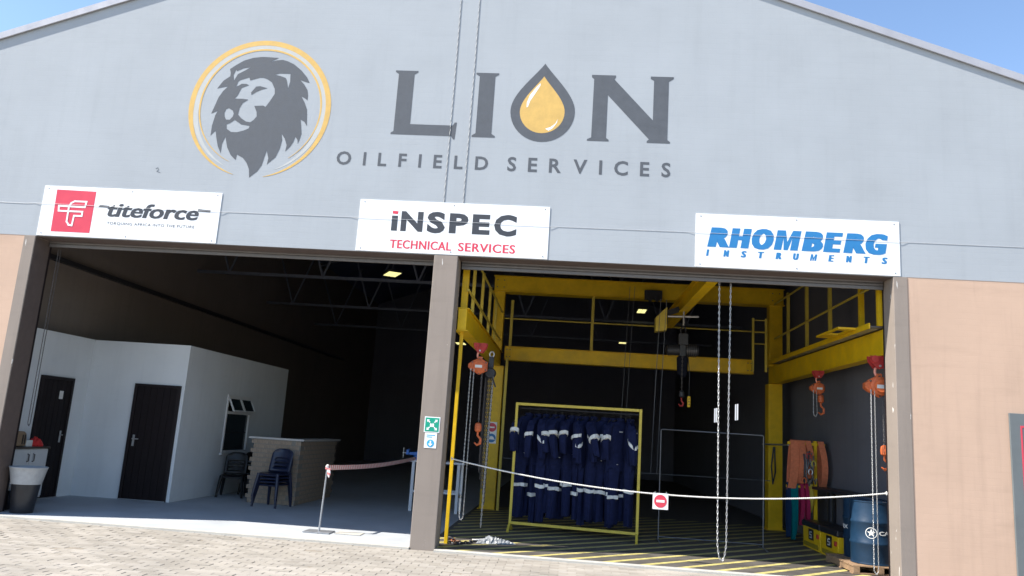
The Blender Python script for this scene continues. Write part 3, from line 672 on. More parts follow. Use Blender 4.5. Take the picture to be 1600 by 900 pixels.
q.build('body', 'red_bag', rbag)
MB().tube([(-8.6, 1.36, tz+.10), (-8.6, 1.35, tz+.15), (-8.6, 1.41, tz+.14), (-8.6, 1.45, tz+.10)], .007, 6).build('handle', 'red_bag', rbag)
# bins
bn = thing('waste_bin', (-7.95, .42, .02), 'tapered black waste bin with a pale bag folded over its rim', 'bin')
c = (-7.95, .42, .0205)
MB().lathe([(.145, 0), (.152, .01), (.19, .42), (.18, .42), (.14, .02)], c, 28, True).build('tub', 'bin_black', bn, smooth=True)
q = MB().lathe([(.204, .415), (.206, .43), (.235, .58), (.252, .645), (.26, .655), (.256, .662), (.24, .65), (.215, .56), (.165, .30)], c, 36, False)
q.v = [(c[0]+(v[0]-c[0])*(1+.012*math.sin(7*math.atan2(v[1]-c[1], v[0]-c[0]))), c[1]+(v[1]-c[1])*(1+.012*math.sin(5*math.atan2(v[1]-c[1], v[0]-c[0]))), v[2]) for v in q.v]
q.build('bag', 'bin_bag', bn, smooth=True)
bk = thing('plastic_crate', (-8.47, .75, .02), 'black plastic crate on the floor left of the waste bin', 'crate')
q = MB(); q.box(-8.66, -8.30, .56, .96, .0205, .04)
for a_ in ((-8.66, -8.645, .56, .96), (-8.315, -8.30, .56, .96), (-8.644, -8.316, .56, .575), (-8.644, -8.316, .945, .96)): q.box(*a_, .0405, .30)
q.build('body', 'bin_black', bk, bev=.003)
q = MB(); q.box(-8.675, -8.285, .545, .5595, .26, .305); q.box(-8.675, -8.285, .9605, .975, .26, .305); q.build('rim', 'bin_black', bk)

# chairs
def make_chair(mname):
    root = bpy.data.objects.new('plastic_chair', None); col.objects.link(root); WLOC[root.name] = Vector()
    q = MB(); nu, nv = 9, 8; vs_ = []
    for j in range(nv):
        for i in range(nu):
            s_ = -1+2*i/(nu-1); t_ = j/(nv-1)
            x_ = s_*(.215+.015*t_); y_ = -.21+.42*t_; z_ = .43-.018*(1-s_*s_)*math.sin(t_*math.pi)-.035*max(0, .18-t_)/.18
            vs_.append((x_, y_, z_))
    q.add(vs_, [(j*nu+i, j*nu+i+1, (j+1)*nu+i+1, (j+1)*nu+i) for j in range(nv-1) for i in range(nu-1)])
    so = q.build('seat', mname, root, local=True, smooth=True); md = so.modifiers.new('s', 'SOLIDIFY'); md.thickness = .02
    q = MB(); nu, nv = 13, 13; vs_ = []
    for j in range(nv):
        for i in range(nu):
            s_ = -1+2*i/(nu-1); t_ = j/(nv-1)
            wdt = .225*(1 if t_ < .7 else math.sqrt(max(.0, 1-((t_-.7)/.33)**2.6)))
            vs_.append((s_*wdt, .19+.10*t_-.045*s_*s_, .44+.43*t_))
    fs = []
    for j in range(nv-1):
        for i in range(nu-1):
            slot = (j in (2, 4, 6)) and 2 <= i <= 9
            if not slot: fs.append((j*nu+i, j*nu+i+1, (j+1)*nu+i+1, (j+1)*nu+i))
    q.add(vs_, fs); bo = q.build('backrest', mname, root, local=True, smooth=True); md = bo.modifiers.new('s', 'SOLIDIFY'); md.thickness = .014
    for sx in (-1, 1):
        MB().tube([(sx*.195, -.19, .42), (sx*.225, -.225, .2), (sx*.245, -.25, 0)], [.034, .029, .022], 8).build('leg', mname, root, local=True, smooth=True)
        MB().tube([(sx*.20, .20, .44), (sx*.225, .245, .2), (sx*.24, .275, 0)], [.034, .03, .023], 8).build('leg', mname, root, local=True, smooth=True)
        MB().tube([(sx*.21, -.2, .41), (sx*.215, .2, .41)], .014, 6).build('side_rail', mname, root, local=True)
    return root
cn = make_chair('chair_navy')
for i, lb in enumerate(('bottom', 'second from bottom', 'third from bottom', 'topmost')):
    o = cn if i == 0 else copy_tree(cn)
    o.location = (-5.36+.008*i, 3.57-.03*i, .0205+.062*i); o.rotation_euler.z = R(-12); tag(o, f'{lb} navy plastic chair of the stack before the brick counter', 'chair', 'stacked navy chairs')
cb2 = make_chair('chair_black')
cb2.location = (-6.66, 4.78, .0205); cb2.rotation_euler.z = R(14); tag(cb2, 'black plastic chair standing under the office window', 'chair', 'black chairs by the office')
o = copy_tree(cb2); o.location = (-6.42, 5.5, .0205); o.rotation_euler.z = R(75); tag(o, 'black plastic chair behind the brick counter, farther one by the office', 'chair', 'black chairs by the office')

# brick counter
bc = thing('brick_counter', (-5.5, 5, .02), 'grey face brick bar counter with a thin pale top', 'counter')
BL, BH, BD = .222, .073, .105; PI_, PH = .232, .083
PI_, PH = .229, .081
B(-5.995, -5.071, 3.9985, 4.085, .0205, 1.225).build('mortar_core', 'mortar', bc)
B(-5.175, -5.071, 4.086, 6.3, .0205, 1.225).build('mortar_core', 'mortar', bc)
def brick_mesh(lx, ly, sd_):
    rr = random.Random(sd_); j = lambda: rr.uniform(-.0025, .0025)
    q = MB(); q.box(-lx/2, lx/2, -ly/2, ly/2, 0, BH); q.v = [(v[0]+j(), v[1]+j(), v[2]+j()) for v in q.v]; me = q.mesh('brick'); me.materials.append(M['brick_grey']); return me
bx_m = [brick_mesh(BL, BD, i) for i in range(4)]; by_m = [brick_mesh(BD, BL, i+9) for i in range(4)]; hf = [brick_mesh(BL/2-.006, BD, i+20) for i in range(2)]
def lay(me, x_, y_, z_): link('brick', me, None, bc, Vector((x_, y_, z_))-WLOC[bc.name])
for r_ in range(14):
    z = .026+r_*PH*1.055; odd = r_ % 2
    x_ = -6.0 if not odd else -6.045
    if odd: lay(hf[0], x_+BL/4-.003, 4.045, z); x_ += BL/2+.001
    while x_+BL < -5.06:
        lay(random.choice(bx_m), x_+BL/2, 4.045+random.uniform(-.002, .002), z); x_ += PI_
    if -5.066-x_ > .05: lay(hf[1], -5.066-BL/4+.003, 4.0452, z)
    y_ = 4.101+(.0 if odd else PI_/2)
    while y_+BL < 6.42:
        lay(random.choice(by_m), -5.118+random.uniform(-.002, .002), y_+BL/2, z); y_ += PI_
B(-6.1, -5.0, 3.95, 4.32, 1.226, 1.262).build('counter_top', 'counter_top', bc, bev=.004)
B(-5.36, -5.0, 4.321, 6.42, 1.226, 1.262).build('counter_top', 'counter_top', bc, bev=.004)

# barrier stand and tape
bs = thing('barrier_post', (-3.55, .76, .02), 'thin grey steel barrier post on a flat square base plate', 'post')
B(-3.75, -3.35, .60, .92, .0235, .037).build('base_plate', 'grey_steel', bs, bev=.003)
MB().tube([(-3.55, .76, .037), (-3.52, .75, .97)], .014, 10).build('pole', 'grey_steel', bs, smooth=True)
MB().lathe([(.015, 0), (.022, .005), (.022, .03), (.008, .04)], (-3.52, .75, .96), 12).build('cap', 'rope_white', bs, smooth=True)
t = B(-3.30, -2.92, .70, .98, .0235, .029).build('floor_plate', 'concrete_edge', None); tag(t, 'thin pale plate lying flat on the floor beside the barrier post', 'plate')
tp = thing('barrier_tape', (-3.2, 2.5, .9), 'red and white barrier tape tied from the post to the workbench', 'tape')
q = MB(); pts = []
for i in range(41):
    s_ = i/40; p = Vector((-3.52, .74, .955)).lerp(Vector((-2.93, 4.62, 1.03)), s_); p.z -= .05*math.sin(math.pi*s_); tw = .5+.5*math.sin(s_*9)*s_
    wv = Vector((math.sin(tw)*.3, 0, 1)).normalized()*.036; pts.append((p-wv, p+wv))
q.add([a_ for a_, b_ in pts]+[b_ for a_, b_ in pts], [(i, i+1, i+42, i+41) for i in range(40)])
o = q.build('tape_run', 'tape', tp); o.modifiers.new('s', 'SOLIDIFY').thickness = .001
q = MB(); q.ribbon([(-3.52+.028*math.cos(a_), .75+.028*math.sin(a_), .955) for a_ in [2*math.pi*k_/12 for k_ in range(12)]], (0, 0, .05), .002); q.build('knot', 'tape', tp)
q = MB(); q.add([(-3.51, .72, .94), (-3.46, .70, .95), (-3.45, .71, .86), (-3.47, .70, .81), (-3.50, .71, .85)], [(0, 1, 2, 3, 4)]); o = q.build('tape_end', 'tape', tp); o.modifiers.new('s', 'SOLIDIFY').thickness = .002

# workbench and vise
wb = thing('workbench', (-2.5, 5, .02), 'white tubular steel workbench half hidden behind the pillar', 'bench')
B(-3.05, -1.95, 4.62, 5.32, .96, 1.0).build('top', 'bench_paint', wb, bev=.004)
for x_ in (-2.97, -2.06):
    for y_ in (4.68, 5.24): B(x_-.03, x_+.03, y_-.03, y_+.03, .0205, .959).build('leg', 'bench_paint', wb, bev=.004)
for y_ in (4.68, 5.24): MB().bar((-2.939, y_, .40), (-2.091, y_, .40), .04, .04).build('rail', 'bench_paint', wb)
for x_ in (-2.97, -2.06): MB().bar((x_, 4.711, .33), (x_, 5.209, .33), .04, .04).build('rail', 'bench_paint', wb)
vi = thing('bench_vise', (-2.95, 4.8, 1.0), 'blue bench vise bolted on the workbench', 'vise')
MB().lathe([(.10, 0), (.10, .02), (.06, .05), (.06, .08)], (-2.95, 4.82, 1.001), 20).build('base', 'vise_blue', vi, smooth=True)
MB().prism([(-3.10, 1.085), (-2.79, 1.085), (-2.79, 1.16), (-2.85, 1.19), (-2.93, 1.19), (-2.95, 1.15), (-3.10, 1.14)], 4.76, 4.88).build('body', 'vise_blue', vi, bev=.008)
MB().prism([(-3.16, 1.09), (-3.105, 1.09), (-3.105, 1.2), (-3.16, 1.18)], 4.75, 4.89).build('jaw', 'vise_blue', vi, bev=.006)
MB().cyl((-3.24, 4.82, 1.12), (-3.161, 4.82, 1.12), .014, 10).cyl((-3.225, 4.82, 1.02), (-3.225, 4.82, 1.22), .008, 8).build('screw_handle', 'chain_steel', vi)

# left shutter hand chain
t = MB().chain([(-8.11, .44, 4.02), (-8.11, .44, 1.32), (-8.09, .44, 1.27), (-8.07, .44, 1.32), (-8.07, .44, 4.02)], .035, .012, .003).build('hand_chain', 'chain_dark'); tag(t, 'dark hand chain hanging inside the left door jamb', 'chain')

# ------------------------------------------------------------------ yellow gantry in the right bay
gy = thing('gantry_frame', (1.4, 6.3, .016), 'yellow steel gantry with columns, beams and raised side walkways', 'gantry')
def ibeam(a, b_, w_, h_, name, mname='yellow_steel', parent=gy, tf=.016, tw=.012):
    a = Vector(a); b_ = Vector(b_); q = MB()
    zv = Vector((0, 0, 1)) if abs((b_-a).normalized().z) < .9 else Vector((0, 1, 0))
    q.bar(a+zv*(h_/2-tf/2), b_+zv*(h_/2-tf/2), w_, tf, zv); q.bar(a-zv*(h_/2-tf/2), b_-zv*(h_/2-tf/2), w_, tf, zv); q.bar(a, b_, tw, h_-2*tf, zv)
    return q.build(name, mname, parent)
YB = 6.3
B(-1.76, -1.43, 6.15, 6.45, .0165, 3.099).build('column', 'yellow_steel', gy, bev=.006)
B(4.31, 4.6, 6.15, 6.45, .0165, 3.049).build('column', 'yellow_steel', gy, bev=.006)
B(-1.75, -1.51, 6.18, 6.42, 3.421, 4.779).build('upper_column', 'yellow_steel', gy, bev=.006)
B(4.33, 4.61, 6.18, 6.42, 3.421, 4.779).build('upper_column', 'yellow_steel', gy, bev=.006)
B(-1.76, 4.63, 6.17, 6.43, 4.78, 5.12).build('top_beam', 'yellow_steel', gy, bev=.008)
B(-1.44, 4.0, 6.2, 6.4, 3.25, 3.53).build('cross_beam', 'yellow_steel', gy, bev=.006)
for (x0, x1, ya, yb, z0, z1) in ((-1.78, 4.65, 6.14, 6.46, 4.78, 5.12), (-1.43, 4.0, 6.17, 6.43, 3.25, 3.53)):
    B(x0, x1, ya, yb, z1+.0005, z1+.015).build('flange', 'yellow_steel', gy); B(x0, x1, ya, yb, z0-.015, z0-.0005).build('flange', 'yellow_steel', gy)
def bolts(x, y, z, dx, dz, nx=2, nz=2):
    for i in range(nx):
        for k_ in range(nz): MB().cyl((x+i*dx, y, z+k_*dz), (x+i*dx, y-.014, z+k_*dz), .013, 6).build('bolt', 'chain_dark', gy)
for x0 in (-1.42, 3.84):
    B(x0, x0+.14, 6.185, 6.1995, 3.27, 3.51).build('splice_plate', 'yellow_steel', gy); bolts(x0+.035, 6.185, 3.31, .07, .16)
for x0 in (-1.74, 4.34):
    B(x0, x0+.25, 6.155, 6.1695, 4.82, 5.08).build('splice_plate', 'yellow_steel', gy); bolts(x0+.05, 6.155, 4.87, .15, .16)
for x_ in (-1.76, 4.31): B(x_-.04, x_+.34, 6.1, 6.5, .0165, .03).build('base_plate', 'yellow_steel', gy)
MB().bar((-1.62, .42, 3.26), (-1.60, 6.5, 3.26), .13, .32).build('side_beam', 'yellow_steel', gy, bev=.006)
MB().bar((4.57, .42, 3.275), (4.46, 6.5, 3.245), .13, .37).build('side_beam', 'yellow_steel', gy, bev=.006)
MB().bar((-1.62, .42, 3.427), (-1.60, 6.5, 3.427), .2, .012).build('flange', 'yellow_steel', gy); MB().bar((-1.62, .42, 3.093), (-1.60, 6.5, 3.093), .2, .012).build('flange', 'yellow_steel', gy)
MB().bar((4.57, .42, 3.0835), (4.46, 6.5, 3.0535), .2, .012).build('flange', 'yellow_steel', gy)
B(-1.66, -1.61, .605, .655, .0165, 3.099).build('front_post', 'yellow_steel', gy, bev=.004)
B(-1.68, -1.585, .58, .67, 3.421, 4.4).build('front_post', 'yellow_steel', gy, bev=.004)
B(-1.38, -1.325, 6.0, 6.06, .0165, 3.25).build('post', 'yellow_dull', gy)
def rail(a, b_, r_=.02, mm='yellow_dull'): return MB().tube([a, b_], r_, 8).build('handrail', mm, gy, smooth=True)
for y_ in (1.35, 2.6, 3.9, 5.2): B(-1.62, -1.57, y_-.025, y_+.025, 3.421, 4.42).build('rail_post', 'yellow_dull', gy)
rail((-1.565, .5, 3.72), (-1.545, 6.15, 3.66)); rail((-1.565, .5, 4.36), (-1.545, 6.15, 4.3))
rail((-1.5, 6.28, 4.18), (4.32, 6.28, 4.18), .016); 
for x_, z1 in ((.48, 4.779), (-1.33, 4.6)): B(x_-.03, x_+.03, 6.25, 6.31, 3.531, z1).build('rail_post', 'yellow_dull', gy)
for y_ in (.5, 1.2, 2.6, 3.9, 5.15): B(4.42, 4.47 if y_ > 1.5 else 4.49, y_-.035, y_+.035, 3.501, 4.86).build('rail_post', 'yellow_dull' if y_ > 1.5 else 'yellow_steel', gy)
rail((4.44, .5, 4.12), (4.42, 6.1, 4.02)); rail((4.44, .5, 4.82), (4.42, 6.1, 4.78))
B(4.30, 4.64, .5, 6.1, 3.475, 3.50).build('walkway', 'shutter_steel', gy)
for i in range(7):
    y0 = .6+i*.78; B(4.33, 4.46, y0, y0+.7, 3.465, 3.4745).build('walkway_panel', 'grey_steel', gy)
B(4.28, 4.299, .45, 6.1, 3.45, 3.53).build('walkway_edge', 'yellow_steel', gy)
q = MB(); q.box(4.02, 4.06, .95, 2.0, 3.5, 3.53); q.box(4.24, 4.279, .95, 2.0, 3.5, 3.53); q.box(4.061, 4.239, .95, 1.1, 3.5, 3.53); q.box(4.061, 4.239, 1.6, 2.0, 3.5, 3.53); q.build('hatch_frame', 'yellow_steel', gy)
for x_ in (3.89, 4.16): B(x_-.022, x_+.022, 5.78, 5.82, 3.26, 4.4).build('rail_post', 'yellow_dull', gy)
for z_ in (4.36, 4.1, 3.85): rail((3.89, 5.8, z_), (4.16, 5.8, z_), .012)
MB().bar((4.25, .52, .0), (4.25, .53, .0), .001, .001) if False else None
# safety notices on the left column
t = thing('safety_sign', (-1.595, 6.14, 1.5), 'small plate with no entry disc over blue helmet disc on the yellow column', 'sign')
B(-1.70, -1.49, 6.142, 6.148, 1.40, 1.86).build('plate', 'sign_white', t)
flat('red_disc', [arc(-1.595, 1.745, .095, 0, 350, 30)], 6.141, .002, 'sign_red', t); B(-1.65, -1.54, 6.1365, 6.1385, 1.73, 1.76).build('white_bar', 'sign_white', t)
flat('blue_disc', [arc(-1.595, 1.515, .095, 0, 350, 30)], 6.141, .002, 'sign_blue', t)
flat('helmet_mark', [arc(-1.595, 1.50, .055, 0, 180, 16)+[(-1.67, 1.50), (-1.67, 1.485), (-1.52, 1.485), (-1.52, 1.50)]], 6.138, .002, 'sign_white', t)

# monorail crane and electric hoist
mc = thing('crane_beam', (2.1, 2.4, 4.14), 'yellow monorail beam running into the bay above the hanging chains', 'crane')
ibeam((2.16, .5, 4.29), (2.14, 6.16, 4.29), .17, .3, 'beam', parent=mc)
q = MB().box(1.6, 1.98, 6.05, 6.165, 4.74, 4.95); q.box(1.68, 1.75, 6.0, 6.05, 4.68, 4.78); q.box(1.83, 1.9, 6.0, 6.05, 4.68, 4.78); q.build('end_carriage', 'black_steel', mc, bev=.006)
MB().add([(1.62, 3.9, 3.73), (1.83, 3.9, 3.77), (1.83, 3.9, 4.22), (1.62, 3.9, 4.0), (1.62, 4.1, 3.73), (1.83, 4.1, 3.77), (1.83, 4.1, 4.22), (1.62, 4.1, 4.0)], [(0, 1, 2, 3), (7, 6, 5, 4), (0, 4, 5, 1), (1, 5, 6, 2), (2, 6, 7, 3), (3, 7, 4, 0)]).build('end_stop', 'yellow_dull', mc)
MB().bar((1.831, 4.0, 4.1), (2.07, 4.0, 4.2), .1, .1).build('bracket', 'black_steel', mc)
MB().cyl((1.84, 3.88, 4.03), (2.42, 3.88, 4.05), .022, 10).build('spreader_bar', 'chain_steel', mc)
MB().cyl((2.14, 3.85, 3.86), (2.14, 3.85, 4.13), .018, 10).build('hanger_bolt', 'chain_steel', mc)
eh = thing('electric_hoist', (2.15, 3.95, 2.5), 'black electric chain hoist with chain bag hanging from the monorail', 'hoist')
MB().box(2.06, 2.24, 3.87, 4.03, 3.5, 3.72).build('suspension', 'black_steel', eh, bev=.01)
MB().tube([(2.15+.05*math.cos(a_), 3.95, 3.78+.07*math.sin(a_)) for a_ in [2*math.pi*i/14 for i in range(14)]], .014, 8, closed=True).build('top_hook', 'black_steel', eh, smooth=True)
q = MB(); q.v = []; 
MB().tube([(1.84, 3.95, 3.39), (1.86, 3.95, 3.39), (1.861, 3.95, 3.39), (2.08, 3.95, 3.4)], [.07, .085, .1, .1], 20).build('gearbox', 'black_steel', eh, smooth=True)
MB().tube([(2.20, 3.95, 3.4), (2.40, 3.95, 3.41), (2.401, 3.95, 3.41), (2.44, 3.95, 3.41)], [.115, .115, .10, .09], 24).build('motor', 'black_steel', eh, smooth=True)
for i in range(5): MB().tube([(2.22+i*.04, 3.95, 3.401), (2.232+i*.04, 3.95, 3.401)], .124, 24).build('cooling_fin', 'chain_dark', eh)
B(2.081, 2.199, 3.86, 4.04, 3.28, 3.5).build('body', 'black_steel', eh, bev=.012)
q = MB().lathe([(.05, 0), (.095, .05), (.105, .2), (.11, .36), (.09, .38)], (2.16, 3.95, 2.9), 16); q.v = [(v[0]*1+.012*math.sin(v[2]*40), v[1], v[2]) for v in q.v]; q.build('chain_bag', 'black_cloth', eh, smooth=True)
MB().chain([(2.13, 3.84, 3.28), (2.13, 3.84, 2.62)], .04, .022, .006).build('load_chain', 'chain_dark', eh)
MB().lathe([(.03, 0), (.055, .02), (.055, .1), (.02, .14)], (2.13, 3.84, 2.5), 14).build('hook_block', 'black_steel', eh, smooth=True)
MB().tube([(2.13, 3.84, 2.5), (2.13, 3.84, 2.44), (2.165, 3.84, 2.40), (2.15, 3.84, 2.35), (2.11, 3.84, 2.345), (2.08, 3.84, 2.38)], [.014, .015, .018, .02, .016, .008], 8).build('hook', 'red_steel', eh, smooth=True)
pn = MB().box(2.235, 2.295, 3.80, 3.85, 2.33, 2.53).build('pendant', 'yellow_steel', eh, bev=.012)
MB().tube([(2.265, 3.825, 2.53), (2.27, 3.83, 2.9), (2.24, 3.85, 3.28)], .008, 6).build('pendant_cable', 'black_steel', eh)
for z_ in (2.38, 2.43, 2.48): MB().cyl((2.265, 3.80, z_), (2.265, 3.79, z_), .012, 10).build('button', 'black_steel', pn)

# manual chain hoists
def manual_hoist(loc, label, sz=1., hook_z=1.6, chain_z=.25, mirror=1):
    x0, y0, z0 = loc; t = thing('chain_hoist', (x0, y0, z0-.6), label, 'hoist', 'manual chain hoists under the side beams')
    S = lambda a: a*sz
    MB().prism([(x0-S(.11), z0), (x0+S(.11), z0), (x0+S(.10), z0-S(.07)), (x0+S(.04), z0-S(.15)), (x0-S(.04), z0-S(.15)), (x0-S(.10), z0-S(.07))], y0-S(.06), y0-S(.045)).build('trolley_plate', 'red_steel', t)
    MB().prism([(x0-S(.11), z0), (x0+S(.11), z0), (x0+S(.10), z0-S(.07)), (x0+S(.04), z0-S(.15)), (x0-S(.04), z0-S(.15)), (x0-S(.10), z0-S(.07))], y0+S(.045), y0+S(.06)).build('trolley_plate', 'red_steel', t)
    for dx in (-.06, .06): MB().tube([(x0+S(dx), y0-S(.085), z0-S(.04)), (x0+S(dx), y0-S(.061), z0-S(.04))], S(.042), 16).build('wheel', 'red_steel', t, smooth=True)
    MB().cyl((x0, y0-S(.07), z0-S(.12)), (x0, y0+S(.07), z0-S(.12)), S(.014), 10).build('pin', 'chain_steel', t)
    MB().tube([(x0+S(.04)*math.cos(a_), y0, z0-S(.185)+S(.055)*math.sin(a_)) for a_ in [R(60)+R(270)*i/12 for i in range(13)]], S(.016), 8).build('top_hook', 'pink_hook', t, smooth=True)
    zc = z0-S(.36)
    MB().tube([(x0, y0-S(.07), zc), (x0, y0-S(.06), zc), (x0, y0+S(.06), zc), (x0, y0+S(.07), zc)], [S(.09), S(.11), S(.11), S(.09)], 22).build('body', 'orange_steel', t, smooth=True)
    MB().tube([(x0, y0-S(.10), zc), (x0, y0-S(.071), zc)], S(.075), 18).build('wheel_cover', 'orange_steel', t, smooth=True)
    MB().prism([(x0-S(.12), zc+S(.06)), (x0-S(.17), zc+S(.03)), (x0-S(.17), zc-S(.03)), (x0-S(.12), zc-S(.07)), (x0-S(.08), zc)], y0-S(.05), y0+S(.05)).build('chain_guide', 'orange_steel', t, bev=.006)
    MB().box(x0-S(.03), x0+S(.03), y0-S(.03), y0+S(.03), zc+S(.1), zc+S(.15)).build('yoke', 'orange_steel', t)
    yf = y0-S(.1015)
    MB().prism([(x0-S(.055), zc-S(.03)), (x0+S(.055), zc-S(.03)), (x0+S(.055), zc+S(.012)), (x0-S(.055), zc+S(.012))], yf-.002, yf).build('name_plate', 'reflective', t)
    MB().prism([(x0+S(.15)*math.cos(R(a_)), zc+S(.135)*math.sin(R(a_))) for a_ in (30, 90, 150, 210, 270, 330)], y0-S(.025), y0+S(.025)).build('side_plate', 'orange_steel', t, bev=.005)
    for a_ in (30, 90, 150, 210, 270, 330):
        bx_, bz_ = x0+S(.125)*math.cos(R(a_)), zc+S(.115)*math.sin(R(a_)); MB().cyl((bx_, y0-S(.026), bz_), (bx_, y0-S(.045), bz_), S(.012), 6).build('bolt', 'chain_dark', t)
    xh = x0+S(.05)*mirror
    MB().chain([(xh, y0, zc-S(.1)), (xh, y0, hook_z+.12)], .035, .02, .005).build('load_chain', 'chain_dark', t)
    MB().lathe([(.02, 0), (.05, .02), (.055, .08), (.045, .13), (.015, .15)], (xh, y0, hook_z), 14).build('hook_block', 'orange_steel', t, smooth=True)
    MB().tube([(xh, y0, hook_z+.01), (xh, y0, hook_z-.05), (xh+.05, y0, hook_z-.10), (xh+.045, y0, hook_z-.17), (xh, y0, hook_z-.195), (xh-.045, y0, hook_z-.16)], [.016, .017, .02, .023, .019, .009], 8).build('hook', 'orange_steel', t, smooth=True)
    xa = x0-S(.12)*mirror
    MB().chain([(xa, y0-S(.08), zc-S(.05)), (xa-.01, y0-.1, chain_z+.05), (xa+.02, y0-.1, chain_z), (xa+.05, y0-.1, chain_z+.05), (xa+.05, y0-S(.08), zc-S(.05))], .03, .012, .003).build('hand_chain', 'chain_steel', t)
    return t
manual_hoist((-1.40, 1.2, 3.0), 'orange chain hoist on a red trolley beside the pillar', 1.0, 1.62, .3)
manual_hoist((4.455, .60, 3.07), 'orange chain hoist on a red trolley nearest the right door jamb', 1.2, 1.66, .06)
manual_hoist((4.36, 3.0, 3.06), 'small orange chain hoist with red trolley, deeper under the right beam', .85, 2.5, 2.25)
# the red trolleys hang from stubs below the beams
t = thing('black_hoist', (-1.2, 1.45, 2.4), 'black ratchet hoist with bunched chain beside the orange hoist', 'hoist')
MB().tube([(-1.24, 1.40, 2.56), (-1.24, 1.42, 2.56), (-1.24, 1.50, 2.56), (-1.24, 1.52, 2.56)], [.07, .085, .085, .07], 18).build('body', 'black_steel', t, smooth=True)
B(-1.28, -1.20, 1.43, 1.49, 2.64, 2.82).build('yoke', 'black_steel', t, bev=.008)
MB().tube([(-1.24+.035*math.cos(a_), 1.46, 2.86+.045*math.sin(a_)) for a_ in [2*math.pi*i/12 for i in range(12)]], .012, 8, closed=True).build('top_hook', 'chain_steel', t, smooth=True)
MB().bar((-1.22, 1.39, 2.54), (-1.14, 1.38, 2.34), .03, .02).build('lever', 'black_steel', t)
for i in range(5): 
    xx = -1.31+.028*i; MB().chain([(xx, 1.46+.02*(i % 2), 2.48), (xx-.01, 1.46+.02*(i % 2), 1.0-.12*i)], .035, .02, .006, 6, 4).build('chain_fall', 'chain_dark', t)
MB().chain([(-1.19, 1.4, 2.5), (-1.22, 1.35, .16)], .035, .02, .005, 6, 4).build('hand_chain', 'chain_steel', t)

# the bright hand chain in the middle of the bay
t = MB().chain([(2.15, .43, 4.02), (2.175, .43, .30), (2.20, .43, .14), (2.235, .43, .085), (2.27, .43, .14), (2.295, .43, .30), (2.315, .43, 4.02)], .044, .019, .0045).build('hand_chain', 'chain_steel', smooth=True)
tag(t, 'long bright hand chain looping down from the right shutter to the floor', 'chain')
# thin hanging cables
for i, (x_, y_, z0, z1, nm) in enumerate(((1.14, 5, 1.7, 4.8, 'leftmost'), (1.24, 5, 2.0, 4.8, 'second from left'), (1.55, 3, 1.1, 4.2, 'third from left'), (1.66, 3.05, 1.1, 4.2, 'rightmost'))):
    t = MB().tube([(x_-.04, y_, z0), (x_, y_, (z0+z1)/2), (x_+.05, y_, z1)], .005, 6).build('hanging_cable', 'cable_dark'); tag(t, f'thin grey cable hanging behind the clothes rack, {nm} of four', 'cable', 'thin hanging cables')

# rope barrier with its no entry plate
rp = thing('rope_barrier', (1.4, .42, .93), 'white twisted rope slung across the right bay', 'rope')
pts = []
for i in range(25):
    s_ = i/24; x_ = -1.615+s_*6.07; zz = 1.22+(1.155-1.22)*s_-.26*4*s_*(1-s_); pts.append((x_, .44-.03*s_, zz))
for ph in (0, math.pi): MB().helix(pts, .0055, .006, .055, ph, 6, 8).build('strand', 'rope_white', rp, smooth=True)
for p in (pts[0], pts[-1]): MB().tube([(p[0]+.01, p[1]-.0, p[2]+.03*math.cos(a_)) if False else (p[0], p[1]+.02*math.cos(a_), p[2]+.02*math.sin(a_)) for a_ in [2*math.pi*i/10 for i in range(10)]], .008, 6, closed=True).build('knot', 'rope_white', rp)
t = thing('no_entry_sign', (1.375, .4, .72), 'square white plate with red no entry disc hanging on the rope', 'sign')
B(1.27, 1.485, .405, .411, .725, .945).build('plate', 'sign_white', t)
flat('red_disc', [arc(1.377, .836, .088, 0, 350, 36)], .404, .002, 'sign_red', t); B(1.32, 1.434, .3995, .4015, .82, .853).build('white_bar', 'sign_white', t)
for x_ in (1.30, 1.455): MB().tube([(x_, .408, .93), (x_, .40, .965)], .004, 6).build('tie', 'rope_white', t)

# ------------------------------------------------------------------ clothes racks
ra = thing('clothes_rack', (.2, 2.5, .016), 'yellow square tube clothes rack with splayed feet', 'rack')
p0, p1 = Vector((-.855, 2.62, 0)), Vector((1.245, 2.33, 0))
T_ = .045
for nm, z_ in (('top_rail', 2.15), ('bottom_rail', .16)):
    MB().bar(p0+Vector((.0225, 0, z_)), p1+Vector((-.0225, 0, z_)), T_, T_).build(nm, 'yellow_dull', ra, bev=.003)
for p in (p0, p1):
    MB().bar(p+Vector((0, 0, .14)), p+Vector((0, 0, 2.173)), T_, T_).build('upright', 'yellow_dull', ra, bev=.003)
    MB().bar(p+Vector((-.02, -.20, .036)), p+Vector((0, 0, .15)), T_*.9, T_*.9).build('foot', 'yellow_dull', ra, bev=.003)
    MB().bar(p+Vector((.02, .20, .036)), p+Vector((0, 0, .15)), T_*.9, T_*.9).build('foot', 'yellow_dull', ra, bev=.003)
BK = Vector((.04, .30, 0))
MB().tube([p0+BK+Vector((.02, 0, 2.09)), p1+BK+Vector((-.02, 0, 2.09))], .014, 8).build('hanging_bar', 'black_steel', ra, smooth=True)
for p in (p0, p1): MB().bar(p+Vector((0, .0225, 2.12)), p+BK+Vector((0, 0, 2.09)), .025, .025).build('bracket', 'black_steel', ra)
